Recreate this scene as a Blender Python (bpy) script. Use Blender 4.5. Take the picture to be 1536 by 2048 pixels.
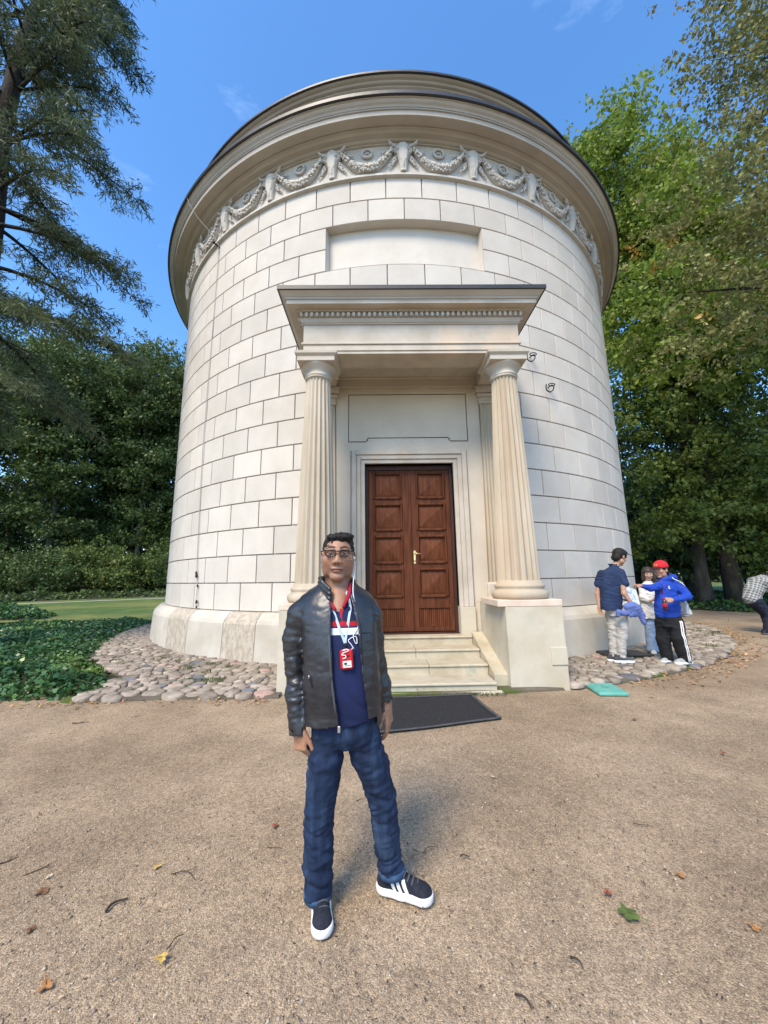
import bpy, bmesh, math, random
import numpy as np
from mathutils import Vector, Matrix, Quaternion
R = math.radians
sin, cos, pi = math.sin, math.cos, math.pi
scene = bpy.context.scene
for o in list(bpy.data.objects): bpy.data.objects.remove(o)

# ------------------------------------------------------------------ camera
CAM = Vector((-0.62, -13.902, 1.4716))
cam_yaw, cam_pitch, cam_roll = 0.0148, 0.1729, -0.0150
cd = bpy.data.cameras.new('camera'); cam = bpy.data.objects.new('camera', cd)
scene.collection.objects.link(cam); scene.camera = cam
cd.sensor_fit = 'VERTICAL'; cd.sensor_height = 36.0; cd.sensor_width = 27.0
cd.lens = 746.45 / 2048 * 36.0
cd.clip_start = 0.05; cd.clip_end = 2000
_f = Vector((sin(cam_yaw)*cos(cam_pitch), cos(cam_yaw)*cos(cam_pitch), sin(cam_pitch)))
_r = Vector((cos(cam_yaw), -sin(cam_yaw), 0)); _u = _r.cross(_f)
_right = cos(cam_roll)*_r + sin(cam_roll)*_u; _up = -sin(cam_roll)*_r + cos(cam_roll)*_u
_m = Matrix((_right, _up, -_f)).transposed().to_4x4(); _m.translation = CAM
cam.matrix_world = _m

# ------------------------------------------------------------------ sky and sun
SUN_AZ, SUN_EL = R(209), R(50)          # compass angle from +Y clockwise, height
world = bpy.data.worlds.new('World'); scene.world = world; world.use_nodes = True
wn = world.node_tree; wn.nodes.clear()
sky = wn.nodes.new('ShaderNodeTexSky'); sky.sky_type = 'NISHITA'; sky.sun_disc = False
sky.sun_elevation = SUN_EL; sky.sun_rotation = SUN_AZ
sky.air_density = 1.0; sky.dust_density = 0.5; sky.ozone_density = 3.0; sky.altitude = 100
tc = wn.nodes.new('ShaderNodeTexCoord')
mp = wn.nodes.new('ShaderNodeMapping'); mp.inputs['Scale'].default_value = (1.4, 1.4, 5.0)
mp.inputs['Rotation'].default_value = (0.3, 0.5, 0.2)
nz = wn.nodes.new('ShaderNodeTexNoise'); nz.inputs['Scale'].default_value = 1.6
nz.inputs['Detail'].default_value = 9; nz.inputs['Roughness'].default_value = 0.62
cr = wn.nodes.new('ShaderNodeValToRGB')
cr.color_ramp.elements[0].position = 0.56; cr.color_ramp.elements[0].color = (0, 0, 0, 1)
cr.color_ramp.elements[1].position = 0.80; cr.color_ramp.elements[1].color = (0.16, 0.16, 0.16, 1)
mx = wn.nodes.new('ShaderNodeMix'); mx.data_type = 'RGBA'
mx.inputs[7].default_value = (9.0, 10.0, 11.2, 1)
bg = wn.nodes.new('ShaderNodeBackground'); bg.inputs['Strength'].default_value = 0.15
wo = wn.nodes.new('ShaderNodeOutputWorld')
L = wn.links.new
L(tc.outputs['Generated'], mp.inputs['Vector']); L(mp.outputs['Vector'], nz.inputs['Vector'])
L(nz.outputs['Fac'], cr.inputs['Fac']); L(cr.outputs['Color'], mx.inputs[0])
hs = wn.nodes.new('ShaderNodeHueSaturation'); hs.inputs['Saturation'].default_value = 1.2
L(sky.outputs['Color'], hs.inputs['Color'])
L(hs.outputs['Color'], mx.inputs[6]); L(mx.outputs[2], bg.inputs['Color']); L(bg.outputs['Background'], wo.inputs['Surface'])

sd = bpy.data.lights.new('sun', 'SUN'); sun = bpy.data.objects.new('sun', sd); scene.collection.objects.link(sun)
sd.energy = 2.0; sd.angle = R(22); sd.color = (1.0, 0.86, 0.68)
_sv = Vector((sin(SUN_AZ)*cos(SUN_EL), cos(SUN_AZ)*cos(SUN_EL), sin(SUN_EL)))
sun.rotation_euler = _sv.to_track_quat('Z', 'Y').to_euler(); sun.location = _sv*60

scene.view_settings.view_transform = 'Standard'; scene.view_settings.look = 'None'
scene.view_settings.gamma = 1.0; scene.view_settings.exposure = 1.32
scene.view_settings.use_curve_mapping = False
scene.cycles.max_bounces = 6; scene.cycles.diffuse_bounces = 3; scene.cycles.glossy_bounces = 2
scene.cycles.transmission_bounces = 4; scene.cycles.transparent_max_bounces = 6
scene.cycles.use_denoising = True

# ------------------------------------------------------------------ helpers
COL = scene.collection
def thing(name, label, cat, loc=(0, 0, 0), rotz=0.0, group=None):
    o = bpy.data.objects.new(name, None); COL.objects.link(o)
    o.location = loc; o.rotation_euler = (0, 0, rotz); o.empty_display_size = 0.1
    o['label'] = label; o['category'] = cat
    if group: o['group'] = group
    return o
def tag(o, label=None, cat=None, group=None, kind=None):
    if label: o['label'] = label
    if cat: o['category'] = cat
    if group: o['group'] = group
    if kind: o['kind'] = kind
    return o
def obj(name, me, mat=None, parent=None, loc=None, rotz=None):
    o = bpy.data.objects.new(name, me); COL.objects.link(o)
    if mat is not None and not me.materials:
        for m in (mat if isinstance(mat, (list, tuple)) else [mat]): me.materials.append(m)
    if parent is not None: o.parent = parent
    if loc is not None: o.location = loc
    if rotz is not None: o.rotation_euler = (0, 0, rotz)
    return o
def mesh(name, V, F, smooth=False):
    me = bpy.data.meshes.new(name)
    me.from_pydata([tuple(v) for v in V], [], F); me.update()
    if smooth: me.polygons.foreach_set('use_smooth', [True]*len(me.polygons))
    return me
def np_mesh(name, V, F, smooth=False):
    """V (n,3) float, F (m,k) int with constant k."""
    V = np.ascontiguousarray(V, dtype=np.float32); F = np.ascontiguousarray(F, dtype=np.int32)
    me = bpy.data.meshes.new(name); k = F.shape[1]
    me.vertices.add(len(V)); me.vertices.foreach_set('co', V.ravel())
    me.loops.add(F.size); me.loops.foreach_set('vertex_index', F.ravel())
    me.polygons.add(len(F)); me.polygons.foreach_set('loop_start', np.arange(0, F.size, k, dtype=np.int32))
    me.polygons.foreach_set('loop_total', np.full(len(F), k, dtype=np.int32))
    if smooth: me.polygons.foreach_set('use_smooth', np.ones(len(F), dtype=bool))
    me.update(calc_edges=True); return me

class MB:
    """collects simple shapes into one mesh"""
    def __init__(s): s.V = []; s.F = []; s.S = []
    def add(s, V, F, smooth=False):
        n = len(s.V); s.V += [tuple(v) for v in V]; s.F += [tuple(i+n for i in f) for f in F]; s.S += [smooth]*len(F); return s
    def box(s, x0, x1, y0, y1, z0, z1, b=0.0):
        if b <= 0:
            V = [(x, y, z) for z in (z0, z1) for y in (y0, y1) for x in (x0, x1)]
            F = [(0, 2, 3, 1), (4, 5, 7, 6), (0, 1, 5, 4), (2, 6, 7, 3), (0, 4, 6, 2), (1, 3, 7, 5)]
            return s.add(V, F)
        bm = bmesh.new()
        bmesh.ops.create_cube(bm, size=1.0)
        for v in bm.verts:
            v.co = ((x0+x1)/2+v.co.x*(x1-x0), (y0+y1)/2+v.co.y*(y1-y0), (z0+z1)/2+v.co.z*(z1-z0))
        bmesh.ops.bevel(bm, geom=list(bm.edges), offset=b, segments=1, affect='EDGES')
        bm.verts.index_update()
        s.add([v.co[:] for v in bm.verts], [[v.index for v in f.verts] for f in bm.faces]); bm.free(); return s
    def prism(s, poly, z0, z1, axis='z'):
        n = len(poly)
        def P(a, b, c): return (a, b, c) if axis == 'z' else ((a, c, b) if axis == 'y' else (c, a, b))
        V = [P(a, b, z0) for a, b in poly]+[P(a, b, z1) for a, b in poly]
        F = [tuple(range(n-1, -1, -1)), tuple(range(n, 2*n))]+[(i, (i+1) % n, n+(i+1) % n, n+i) for i in range(n)]
        return s.add(V, F)
    def lathe(s, prof, n=48, c=(0, 0, 0), a0=0.0, a1=2*pi, smooth=True, close=False):
        full = abs(a1-a0-2*pi) < 1e-6; m = n if full else n+1
        V = []
        for i in range(m):
            a = a0+(a1-a0)*i/n
            for r, z in prof: V.append((c[0]+r*sin(a), c[1]-r*cos(a), c[2]+z))
        k = len(prof); F = []
        for i in range(n):
            j = (i+1) % m
            for q in range(k-1): F.append((i*k+q, j*k+q, j*k+q+1, i*k+q+1))
            if close: F.append((i*k+k-1, j*k+k-1, j*k, i*k))
        return s.add(V, F, smooth)
    def tube(s, pts, rad, n=8, cap=True, smooth=True, flat=None):
        pts = [Vector(p) for p in pts]; V = []; F = []
        if not isinstance(rad, (list, tuple)): rad = [rad]*len(pts)
        t0 = (pts[1]-pts[0]).normalized()
        ref = Vector((0, 0, 1)) if abs(t0.z) < 0.9 else Vector((1, 0, 0))
        u = t0.cross(ref).normalized()
        for i, p in enumerate(pts):
            t = (pts[min(i+1, len(pts)-1)]-pts[max(i-1, 0)]).normalized()
            u = (u-t*u.dot(t)); u = u.normalized() if u.length > 1e-6 else t.orthogonal().normalized()
            w = t.cross(u)
            for k in range(n):
                a = 2*pi*k/n; fl = flat if flat else 1.0
                V.append(p+(u*cos(a)+w*sin(a)*fl)*rad[i])
        for i in range(len(pts)-1):
            for k in range(n):
                F.append((i*n+k, i*n+(k+1) % n, (i+1)*n+(k+1) % n, (i+1)*n+k))
        if cap: F.append(tuple(range(n-1, -1, -1))); F.append(tuple((len(pts)-1)*n+k for k in range(n)))
        return s.add(V, F, smooth)
    def ball(s, c, r, seg=10, rings=6, smooth=True):
        if not isinstance(r, (tuple, list)): r = (r, r, r)
        V = [(c[0], c[1], c[2]-r[2])]
        for i in range(1, rings):
            t = pi*i/rings
            for k in range(seg): V.append((c[0]+r[0]*sin(t)*cos(2*pi*k/seg), c[1]+r[1]*sin(t)*sin(2*pi*k/seg), c[2]-r[2]*cos(t)))
        V.append((c[0], c[1], c[2]+r[2])); F = [(0, 1+(k+1) % seg, 1+k) for k in range(seg)]
        for i in range(rings-2):
            for k in range(seg): F.append((1+i*seg+k, 1+i*seg+(k+1) % seg, 1+(i+1)*seg+(k+1) % seg, 1+(i+1)*seg+k))
        t = len(V)-1; F += [(t, 1+(rings-2)*seg+k, 1+(rings-2)*seg+(k+1) % seg) for k in range(seg)]
        return s.add(V, F, smooth)
    def me(s, name='mesh'):
        m = bpy.data.meshes.new(name); m.from_pydata(s.V, [], s.F)
        m.polygons.foreach_set('use_smooth', s.S); m.update(); return m
    def build(s, name, mat, parent=None, loc=None, rotz=None): return obj(name, s.me(name), mat, parent, loc, rotz)

# ------------------------------------------------------------------ materials
def material(name, c1, c2=None, scale=4.0, detail=6, rough=0.8, bump=0.0, bscale=60.0, bdist=0.01, stretch=(1, 1, 1), lo=0.35, hi=0.65,
             metallic=0.0, spec=0.3, rnd=0.0, island=0.0, coords='pos', sheen=0.0, c3=None, s3=40.0, t3=(0.55, 0.7), coat=0.0, trans=0.0, hue=0.0):
    m = bpy.data.materials.new(name); m.use_nodes = True; nt = m.node_tree; N = nt.nodes; lk = nt.links.new
    b = N['Principled BSDF']; b.inputs['Roughness'].default_value = rough; b.inputs['Metallic'].default_value = metallic
    b.inputs['Specular IOR Level'].default_value = spec
    if sheen: b.inputs['Sheen Weight'].default_value = sheen
    if coat: b.inputs['Coat Weight'].default_value = coat; b.inputs['Coat Roughness'].default_value = 0.25
    if coords == 'pos': src = N.new('ShaderNodeNewGeometry').outputs['Position']
    else: src = N.new('ShaderNodeTexCoord').outputs['Object']
    mp = N.new('ShaderNodeMapping'); mp.inputs['Scale'].default_value = stretch; lk(src, mp.inputs['Vector'])
    col = None
    def noise(sc, det, vec=mp.outputs['Vector'], ro=0.6):
        n = N.new('ShaderNodeTexNoise'); n.inputs['Scale'].default_value = sc; n.inputs['Detail'].default_value = det
        n.inputs['Roughness'].default_value = ro; lk(vec, n.inputs['Vector']); return n.outputs['Fac']
    def ramp(fac, p0, p1, ca, cb):
        r = N.new('ShaderNodeValToRGB'); e = r.color_ramp.elements
        e[0].position = p0; e[1].position = p1; e[0].color = (*ca, 1); e[1].color = (*cb, 1); lk(fac, r.inputs['Fac']); return r.outputs['Color']
    def mixc(fac, a, bb, mode='MIX'):
        x = N.new('ShaderNodeMix'); x.data_type = 'RGBA'; x.blend_type = mode
        for i, v in ((0, fac), (6, a), (7, bb)):
            if hasattr(v, 'node'): lk(v, x.inputs[i])
            else: x.inputs[i].default_value = v if i == 0 else (*v, 1)
        return x.outputs[2]
    if c2 is not None: col = ramp(noise(scale, detail), lo, hi, c1, c2)
    if c3 is not None:
        msk = ramp(noise(s3, 4), t3[0], t3[1], (0, 0, 0), (1, 1, 1))
        col = mixc(msk, col if col is not None else c1, c3)
    if rnd or island or hue:
        if col is None: col = mixc(0.0, c1, c1)
        val = None
        if rnd: val = N.new('ShaderNodeObjectInfo').outputs['Random']; amt = rnd
        if island: val = N.new('ShaderNodeNewGeometry').outputs['Random Per Island']; amt = island
        h = N.new('ShaderNodeHueSaturation')
        mr = N.new('ShaderNodeMapRange'); mr.inputs[3].default_value = 1-amt; mr.inputs[4].default_value = 1+amt
        lk(val, mr.inputs[0]); lk(mr.outputs[0], h.inputs['Value']); lk(col, h.inputs['Color'])
        if hue:
            w = N.new('ShaderNodeTexWhiteNoise'); w.noise_dimensions = '1D'; lk(val, w.inputs['W'])
            m2 = N.new('ShaderNodeMapRange'); m2.inputs[3].default_value = 0.5-hue; m2.inputs[4].default_value = 0.5+hue
            lk(w.outputs['Value'], m2.inputs[0]); lk(m2.outputs[0], h.inputs['Hue'])
        col = h.outputs['Color']
    if col is None: b.inputs['Base Color'].default_value = (*c1, 1)
    else: lk(col, b.inputs['Base Color'])
    if bump:
        bp = N.new('ShaderNodeBump'); bp.inputs['Strength'].default_value = bump; bp.inputs['Distance'].default_value = bdist
        lk(noise(bscale, 5), bp.inputs['Height']); lk(bp.outputs['Normal'], b.inputs['Normal'])
    if trans:
        t = N.new('ShaderNodeBsdfTranslucent'); ms = N.new('ShaderNodeMixShader'); ms.inputs[0].default_value = trans
        if col is None: t.inputs['Color'].default_value = (*c1, 1)
        else: lk(col, t.inputs['Color'])
        lk(b.outputs[0], ms.inputs[1]); lk(t.outputs[0], ms.inputs[2])
        lk(ms.outputs[0], N['Material Output'].inputs['Surface'])
    return m
MT = {}
MT['plaster'] = material('pale_plaster', (.50, .455, .385), (.575, .53, .46), scale=1.6, rough=.85, bump=.18, bscale=70, bdist=.005, rnd=.075, lo=.3, hi=.7, c3=(.455, .42, .36), s3=.75, t3=(.58, .85))
MT['plaster_core'] = material('plaster_joint', (.51, .47, .405), (.57, .53, .465), scale=2, rough=.9)
MT['plaster_cream'] = material('cream_plaster', (.50, .43, .33), (.575, .505, .40), scale=1.3, rough=.85, bump=.1, bscale=90, bdist=.004)
MT['cornice'] = material('cornice_render', (.42, .37, .30), (.50, .45, .375), scale=.9, rough=.85, bump=.08, bscale=70, bdist=.004)
MT['relief'] = material('relief_plaster', (.48, .44, .375), (.56, .52, .45), scale=5, rough=.85, bump=.15, bscale=120, bdist=.003)
MT['sandstone'] = material('sandstone', (.38, .31, .215), (.50, .435, .33), scale=2.2, stretch=(1, 1, .25), rough=.85, bump=.2, bscale=110, bdist=.004,
                           c3=(.46, .33, .21), s3=.9, t3=(.56, .75))
MT['sandstone_pale'] = material('pale_sandstone', (.43, .375, .295), (.53, .475, .395), scale=2.6, rough=.85, bump=.15, bscale=90, bdist=.004,
                                c3=(.60, .46, .32), s3=1.1, t3=(.56, .72))
MT['step'] = material('step_stone', (.38, .325, .22), (.51, .455, .34), scale=3, rough=.85, bump=.3, bscale=60, bdist=.006, c3=(.33, .32, .24), s3=3.0, t3=(.56, .72))
MT['pedestal'] = material('pedestal_stone', (.43, .375, .27), (.53, .48, .375), scale=1.8, rough=.85, bump=.25, bscale=70, bdist=.005, c3=(.42, .40, .31), s3=2.2, t3=(.55, .75))
MT['pink_stone'] = material('pinkish_stone', (.55, .42, .31), (.66, .55, .44), scale=3, rough=.85, bump=.2, bscale=90, bdist=.004)
MT['plinth'] = material('plinth_stone', (.43, .385, .31), (.53, .485, .405), scale=1.7, rough=.85, bump=.25, bscale=60, bdist=.006, rnd=.05, c3=(.45, .42, .35), s3=1.6, t3=(.58, .78))
MT['plinth_tan'] = material('plinth_tan_stone', (.34, .285, .215), (.50, .44, .345), scale=14, stretch=(1, 1, .45), rough=.9, bump=.6, bscale=40, bdist=.012, c3=(.30, .27, .23), s3=22, t3=(.55, .68))
MT['metal_black'] = material('black_sheet_metal', (.020, .019, .018), (.035, .033, .031), scale=3, rough=.45, spec=.5)
MT['iron'] = material('dark_iron', (.03, .03, .03), rough=.5, metallic=.6)
MT['cable'] = material('conductor_wire', (.33, .32, .29), rough=.6)
MT['brass'] = material('brass', (.75, .58, .28), rough=.28, metallic=1.0)
# ------------------------------------------------------------------ sculpting by distance fields (bodies, clothes, relief work)
class Sculpt:
    def __init__(s, lo, hi, h):
        s.h = h; s.lo = np.array(lo, float); n = np.ceil((np.array(hi, float)-s.lo)/h).astype(int)+1
        s.n = n; s.ax = [s.lo[i]+h*np.arange(n[i]) for i in range(3)]
        s.F = np.full(n, 1.0, np.float32)
    def win(s, lo, hi, pad):
        sl = []; g = []
        for i in range(3):
            a = max(0, int((lo[i]-pad-s.lo[i])/s.h)); b = min(s.n[i], int((hi[i]+pad-s.lo[i])/s.h)+2)
            if b-a < 1: return None, None
            sl.append(slice(a, b)); sh = [1, 1, 1]; sh[i] = b-a
            g.append(s.ax[i][a:b].reshape(sh))
        return tuple(sl), g
    def comb(s, sl, d, k, mode):
        A = s.F[sl]; d = d.astype(np.float32)
        if mode == 'sub': A, d = -A, d; 
        if k <= 0: r = np.minimum(A, d) if mode != 'sub' else np.minimum(A, np.inf)
        if mode == 'sub':                       # max(F, -d) smooth
            a = -A; b = -d
            if k <= 0: r = np.maximum(a, b)
            else:
                h = np.clip(.5-.5*(b-a)/k, 0, 1); r = b+(a-b)*h+k*h*(1-h)
        elif k > 0:
            h = np.clip(.5+.5*(d-A)/k, 0, 1); r = d+(A-d)*h-k*h*(1-h)
        s.F[sl] = r
    def cap(s, a, b, ra, rb=None, k=.01, mode='add', sq=None):
        """tapered capsule; sq=(axis vector, factor) flattens it along axis"""
        rb = ra if rb is None else rb
        a = np.array(a, float); b = np.array(b, float); m = max(ra, rb)
        sl, g = s.win(np.minimum(a, b)-m, np.maximum(a, b)+m, max(k, .004)*1.6+s.h*2)
        if sl is None: return s
        ab = b-a; L2 = max(ab@ab, 1e-12)
        p = [g[i]-a[i] for i in range(3)]
        t = np.clip((p[0]*ab[0]+p[1]*ab[1]+p[2]*ab[2])/L2, 0, 1)
        q = [p[i]-ab[i]*t for i in range(3)]
        if sq is not None:
            ax = np.array(sq[0], float); ax /= np.linalg.norm(ax)
            dd = q[0]*ax[0]+q[1]*ax[1]+q[2]*ax[2]; f = (1/sq[1]-1)
            q = [q[i]+dd*ax[i]*f for i in range(3)]
        d = np.sqrt(q[0]**2+q[1]**2+q[2]**2)-(ra+(rb-ra)*t)
        if sq is not None: d = d*min(1, sq[1]*1.2)
        s.comb(sl, d, k, mode); return s
    def chain(s, pts, rad, k=.01, sq=None, mode='add'):
        for i in range(len(pts)-1): s.cap(pts[i], pts[i+1], rad[i], rad[i+1], k, mode, sq)
        return s
    def ell(s, c, r, k=.01, mode='add', rot=None):
        c = np.array(c, float); r = np.array(r, float); m = r.max()
        sl, g = s.win(c-(m if rot is not None else r), c+(m if rot is not None else r), max(k, .004)*1.6+s.h*2)
        if sl is None: return s
        p = [g[i]-c[i] for i in range(3)]
        if rot is not None:
            M = np.array(rot); p = [M[0][i]*p[0]+M[1][i]*p[1]+M[2][i]*p[2] for i in range(3)]
        k0 = np.sqrt((p[0]/r[0])**2+(p[1]/r[1])**2+(p[2]/r[2])**2)
        k1 = np.sqrt((p[0]/r[0]**2)**2+(p[1]/r[1]**2)**2+(p[2]/r[2]**2)**2)+1e-9
        s.comb(sl, k0*(k0-1)/k1, k, mode); return s
    def box(s, c, hx, rad=.01, k=.0, mode='add', rot=None):
        c = np.array(c, float); hx = np.array(hx, float); m = np.linalg.norm(hx) if rot is not None else hx
        sl, g = s.win(c-m-rad, c+m+rad, max(k, .004)*1.6+s.h*2)
        if sl is None: return s
        p = [g[i]-c[i] for i in range(3)]
        if rot is not None:
            M = np.array(rot); p = [M[0][i]*p[0]+M[1][i]*p[1]+M[2][i]*p[2] for i in range(3)]
        q = [np.abs(p[i])-hx[i]+rad for i in range(3)]
        d = np.sqrt(np.maximum(q[0], 0)**2+np.maximum(q[1], 0)**2+np.maximum(q[2], 0)**2)+np.minimum(np.maximum(q[0], np.maximum(q[1], q[2])), 0)-rad
        s.comb(sl, d+0*p[0]+0*p[1]+0*p[2], k, mode); return s
    def loft(s, sec, k=.01, mode='add', n=2.4):
        """stack of superellipse sections (z, cx, cy, rx, ry), smooth in between"""
        S = np.array(sec, float); S = S[np.argsort(S[:, 0])]
        mr = S[:, 3:5].max()
        lo = np.array([(S[:, 1]-S[:, 3]).min(), (S[:, 2]-S[:, 4]).min(), S[0, 0]]); hi = np.array([(S[:, 1]+S[:, 3]).max(), (S[:, 2]+S[:, 4]).max(), S[-1, 0]])
        sl, g = s.win(lo, hi, max(k, .004)*1.6+s.h*2)
        if sl is None: return s
        z = g[2].ravel(); zz = np.clip(z, S[0, 0], S[-1, 0])
        i = np.clip(np.searchsorted(S[:, 0], zz)-1, 0, len(S)-2)
        t = (zz-S[i, 0])/(S[i+1, 0]-S[i, 0])
        tang = np.gradient(S[:, 1:], S[:, 0], axis=0)
        h = (S[i+1, 0]-S[i, 0])[:, None]; t_ = t[:, None]
        P = (2*t_**3-3*t_**2+1)*S[i, 1:]+(t_**3-2*t_**2+t_)*h*tang[i]+(-2*t_**3+3*t_**2)*S[i+1, 1:]+(t_**3-t_**2)*h*tang[i+1]
        cx, cy, rx, ry = [P[:, j].reshape(1, 1, -1) for j in range(4)]
        rx = np.maximum(rx, .003); ry = np.maximum(ry, .003)
        q = ((np.abs(g[0]-cx)/rx)**n+(np.abs(g[1]-cy)/ry)**n)**(1/n)
        d = (q-1)*np.minimum(rx, ry)
        dz = np.maximum(S[0, 0]-g[2], g[2]-S[-1, 0])
        d = np.where(dz > 0, np.sqrt(np.maximum(d, 0)**2+dz**2), np.maximum(d, dz))
        s.comb(sl, d, k, mode); return s
    def warp(s, fn, lo=None, hi=None):
        """add fn(x,y,z) to the field (folds, wrinkles)"""
        lo = s.lo if lo is None else np.array(lo); hi = s.lo+s.h*s.n if hi is None else np.array(hi)
        sl, g = s.win(lo, hi, 0)
        s.F[sl] += fn(g[0], g[1], g[2]).astype(np.float32); return s
    def mesh(s, name, smooth=True, relax=1):
        F = s.F; h = s.h; nx, ny, nz = F.shape
        F[0], F[-1] = 1, 1; F[:, 0], F[:, -1] = 1, 1; F[:, :, 0], F[:, :, -1] = 1, 1
        S = F < 0
        cnt = np.zeros((nx-1, ny-1, nz-1), np.int8)
        for a in (0, 1):
            for b in (0, 1):
                for c in (0, 1): cnt += S[a:nx-1+a, b:ny-1+b, c:nz-1+c]
        act = np.argwhere((cnt > 0) & (cnt < 8)); m = len(act)
        idx = np.full((nx-1, ny-1, nz-1), -1, np.int32); idx[act[:, 0], act[:, 1], act[:, 2]] = np.arange(m)
        acc = np.zeros((m, 3)); num = np.zeros(m)
        C = [(a, b, c) for a in (0, 1) for b in (0, 1) for c in (0, 1)]
        val = {c: F[act[:, 0]+c[0], act[:, 1]+c[1], act[:, 2]+c[2]].astype(float) for c in C}
        for c in C:
            for ax in range(3):
                if c[ax]: continue
                e = list(c); e[ax] = 1; e = tuple(e); va, vb = val[c], val[e]
                x = (va < 0) != (vb < 0); t = np.where(x, va/np.where(x, va-vb, 1), 0)
                P = np.array(c, float)[None, :].repeat(m, 0); P[:, ax] = t
                acc[x] += P[x]; num[x] += 1
        V = s.lo+(act+acc/num[:, None])*h
        Q = []
        for ax in range(3):
            o = [i for i in range(3) if i != ax]
            sl0 = [slice(1, -1)]*3; sl0[ax] = slice(0, -1); sl1 = [slice(1, -1)]*3; sl1[ax] = slice(1, None)
            A = S[tuple(sl0)]; B = S[tuple(sl1)]
            e = np.argwhere(A != B); inside = A[e[:, 0], e[:, 1], e[:, 2]]
            e = e+1; e[:, ax] -= 1
            def cell(d1, d2):
                q = e.copy(); q[:, o[0]] += d1; q[:, o[1]] += d2; return idx[q[:, 0], q[:, 1], q[:, 2]]
            f = np.stack([cell(-1, -1), cell(0, -1), cell(0, 0), cell(-1, 0)], 1)
            flip = inside if ax != 1 else ~inside
            f = np.where(flip[:, None], f, f[:, ::-1]); Q.append(f)
        Q = np.concatenate(Q); Q = Q[(Q >= 0).all(1)]
        for _ in range(relax):
            acc = np.zeros_like(V); c = np.zeros(len(V))
            for a, b in ((0, 1), (1, 2), (2, 3), (3, 0)):
                for u, v in ((a, b), (b, a)):
                    np.add.at(acc, Q[:, u], V[Q[:, v]]); np.add.at(c, Q[:, u], 1)
            V = V*.45+.55*acc/np.maximum(c, 1)[:, None]
        return np_mesh(name, V, Q, smooth)
def vcolor(me, fn):
    """per-vertex pigment: fn(xyz array) -> (n,3)"""
    n = len(me.vertices); co = np.empty(n*3, np.float32); me.vertices.foreach_get('co', co); co = co.reshape(-1, 3)
    c = np.ones((n, 4), np.float32); c[:, :3] = fn(co)
    at = me.color_attributes.new('pigment', 'FLOAT_COLOR', 'POINT'); at.data.foreach_set('color', c.ravel())
def sm(x, a, b):
    t = np.clip((x-a)/(b-a), 0, 1); return t*t*(3-2*t)
def spline(pts, n=6):
    """Catmull-Rom through points"""
    P = [Vector(p) for p in pts]; P = [2*P[0]-P[1]]+P+[2*P[-1]-P[-2]]; out = []
    for i in range(1, len(P)-2):
        for j in range(n):
            t = j/n; a, b, c, d = P[i-1], P[i], P[i+1], P[i+2]
            out.append(.5*((2*b)+(c-a)*t+(2*a-5*b+4*c-d)*t*t+(3*b-a-3*c+d)*t**3))
    return out+[P[-2]]
_lat = np.random.default_rng(77).uniform(-1, 1, (32, 32, 32)).astype(np.float32)
def vnoise(x, y, z):
    i, j, k = [np.floor(v).astype(int) for v in (x, y, z)]; f = [v-np.floor(v) for v in (x, y, z)]; u, v, w = [t*t*(3-2*t) for t in f]
    g = lambda a, b, c: _lat[(i+a) & 31, (j+b) & 31, (k+c) & 31]
    return ((g(0, 0, 0)*(1-u)+g(1, 0, 0)*u)*(1-v)+(g(0, 1, 0)*(1-u)+g(1, 1, 0)*u)*v)*(1-w)+((g(0, 0, 1)*(1-u)+g(1, 0, 1)*u)*(1-v)+(g(0, 1, 1)*(1-u)+g(1, 1, 1)*u)*v)*w
def crumple(S, layers, weight=None):
    """cloth folds: layers of (amp, fx, fy, fz, tilt, ridged); only near the surface"""
    I = np.nonzero(np.abs(S.F) < .035); x, y, z = [S.ax[q][I[q]] for q in range(3)]
    w = 1.0 if weight is None else weight(x, y, z); d = np.zeros(len(x))
    for n, (a, fx, fy, fz, tl, rg) in enumerate(layers):
        v = vnoise(x*fx+z*tl+7.3*n, y*fy+z*tl*.5+3.1*n, z*fz+x*tl*.7+5.7*n)
        d += a*((1-2*np.abs(v))*.8 if rg else v)
    S.F[I] += (d*w).astype(np.float32)
# ------------------------------------------------------------------ the round building
RW, HC, Z0, DL = 7.30, 0.5291, 0.87, R(6.0)
PX = -0.06                                   # axis of the portal
rot_ = thing('rotunda', 'round white stone rotunda with columned porch, ox-skull frieze and brown double door', 'building')
NICHE = R(13.1); NZ0, NZ1 = Z0+13*HC, Z0+15*HC
def wall_core():
    m = MB(); r = RW-.055
    zs = [Z0, 5.3, NZ0, NZ1, Z0+17*HC+.05]
    A = sorted(set([i*R(3) for i in range(-60, 61)]+[-NICHE, NICHE]))
    for a, b in zip(A[:-1], A[1:]):
        for z0, z1 in zip(zs[:-1], zs[1:]):
            rr = r
            if a >= -NICHE-1e-6 and b <= NICHE+1e-6 and z0 == NZ0: rr = RW-.20
            if abs((a+b)/2) < R(9) and z0 == Z0: continue
            m.add([(rr*sin(a), -rr*cos(a), z0), (rr*sin(b), -rr*cos(b), z0), (rr*sin(b), -rr*cos(b), z1), (rr*sin(a), -rr*cos(a), z1)], [(0, 1, 2, 3)], True)
    return m.build('wall_core', MT['plaster_core'], rot_)
wall_core()
m = MB(); rb = RW-.20                         # sunk tablet above the porch
A = [NICHE*(i/6-1) for i in range(13)]
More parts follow.
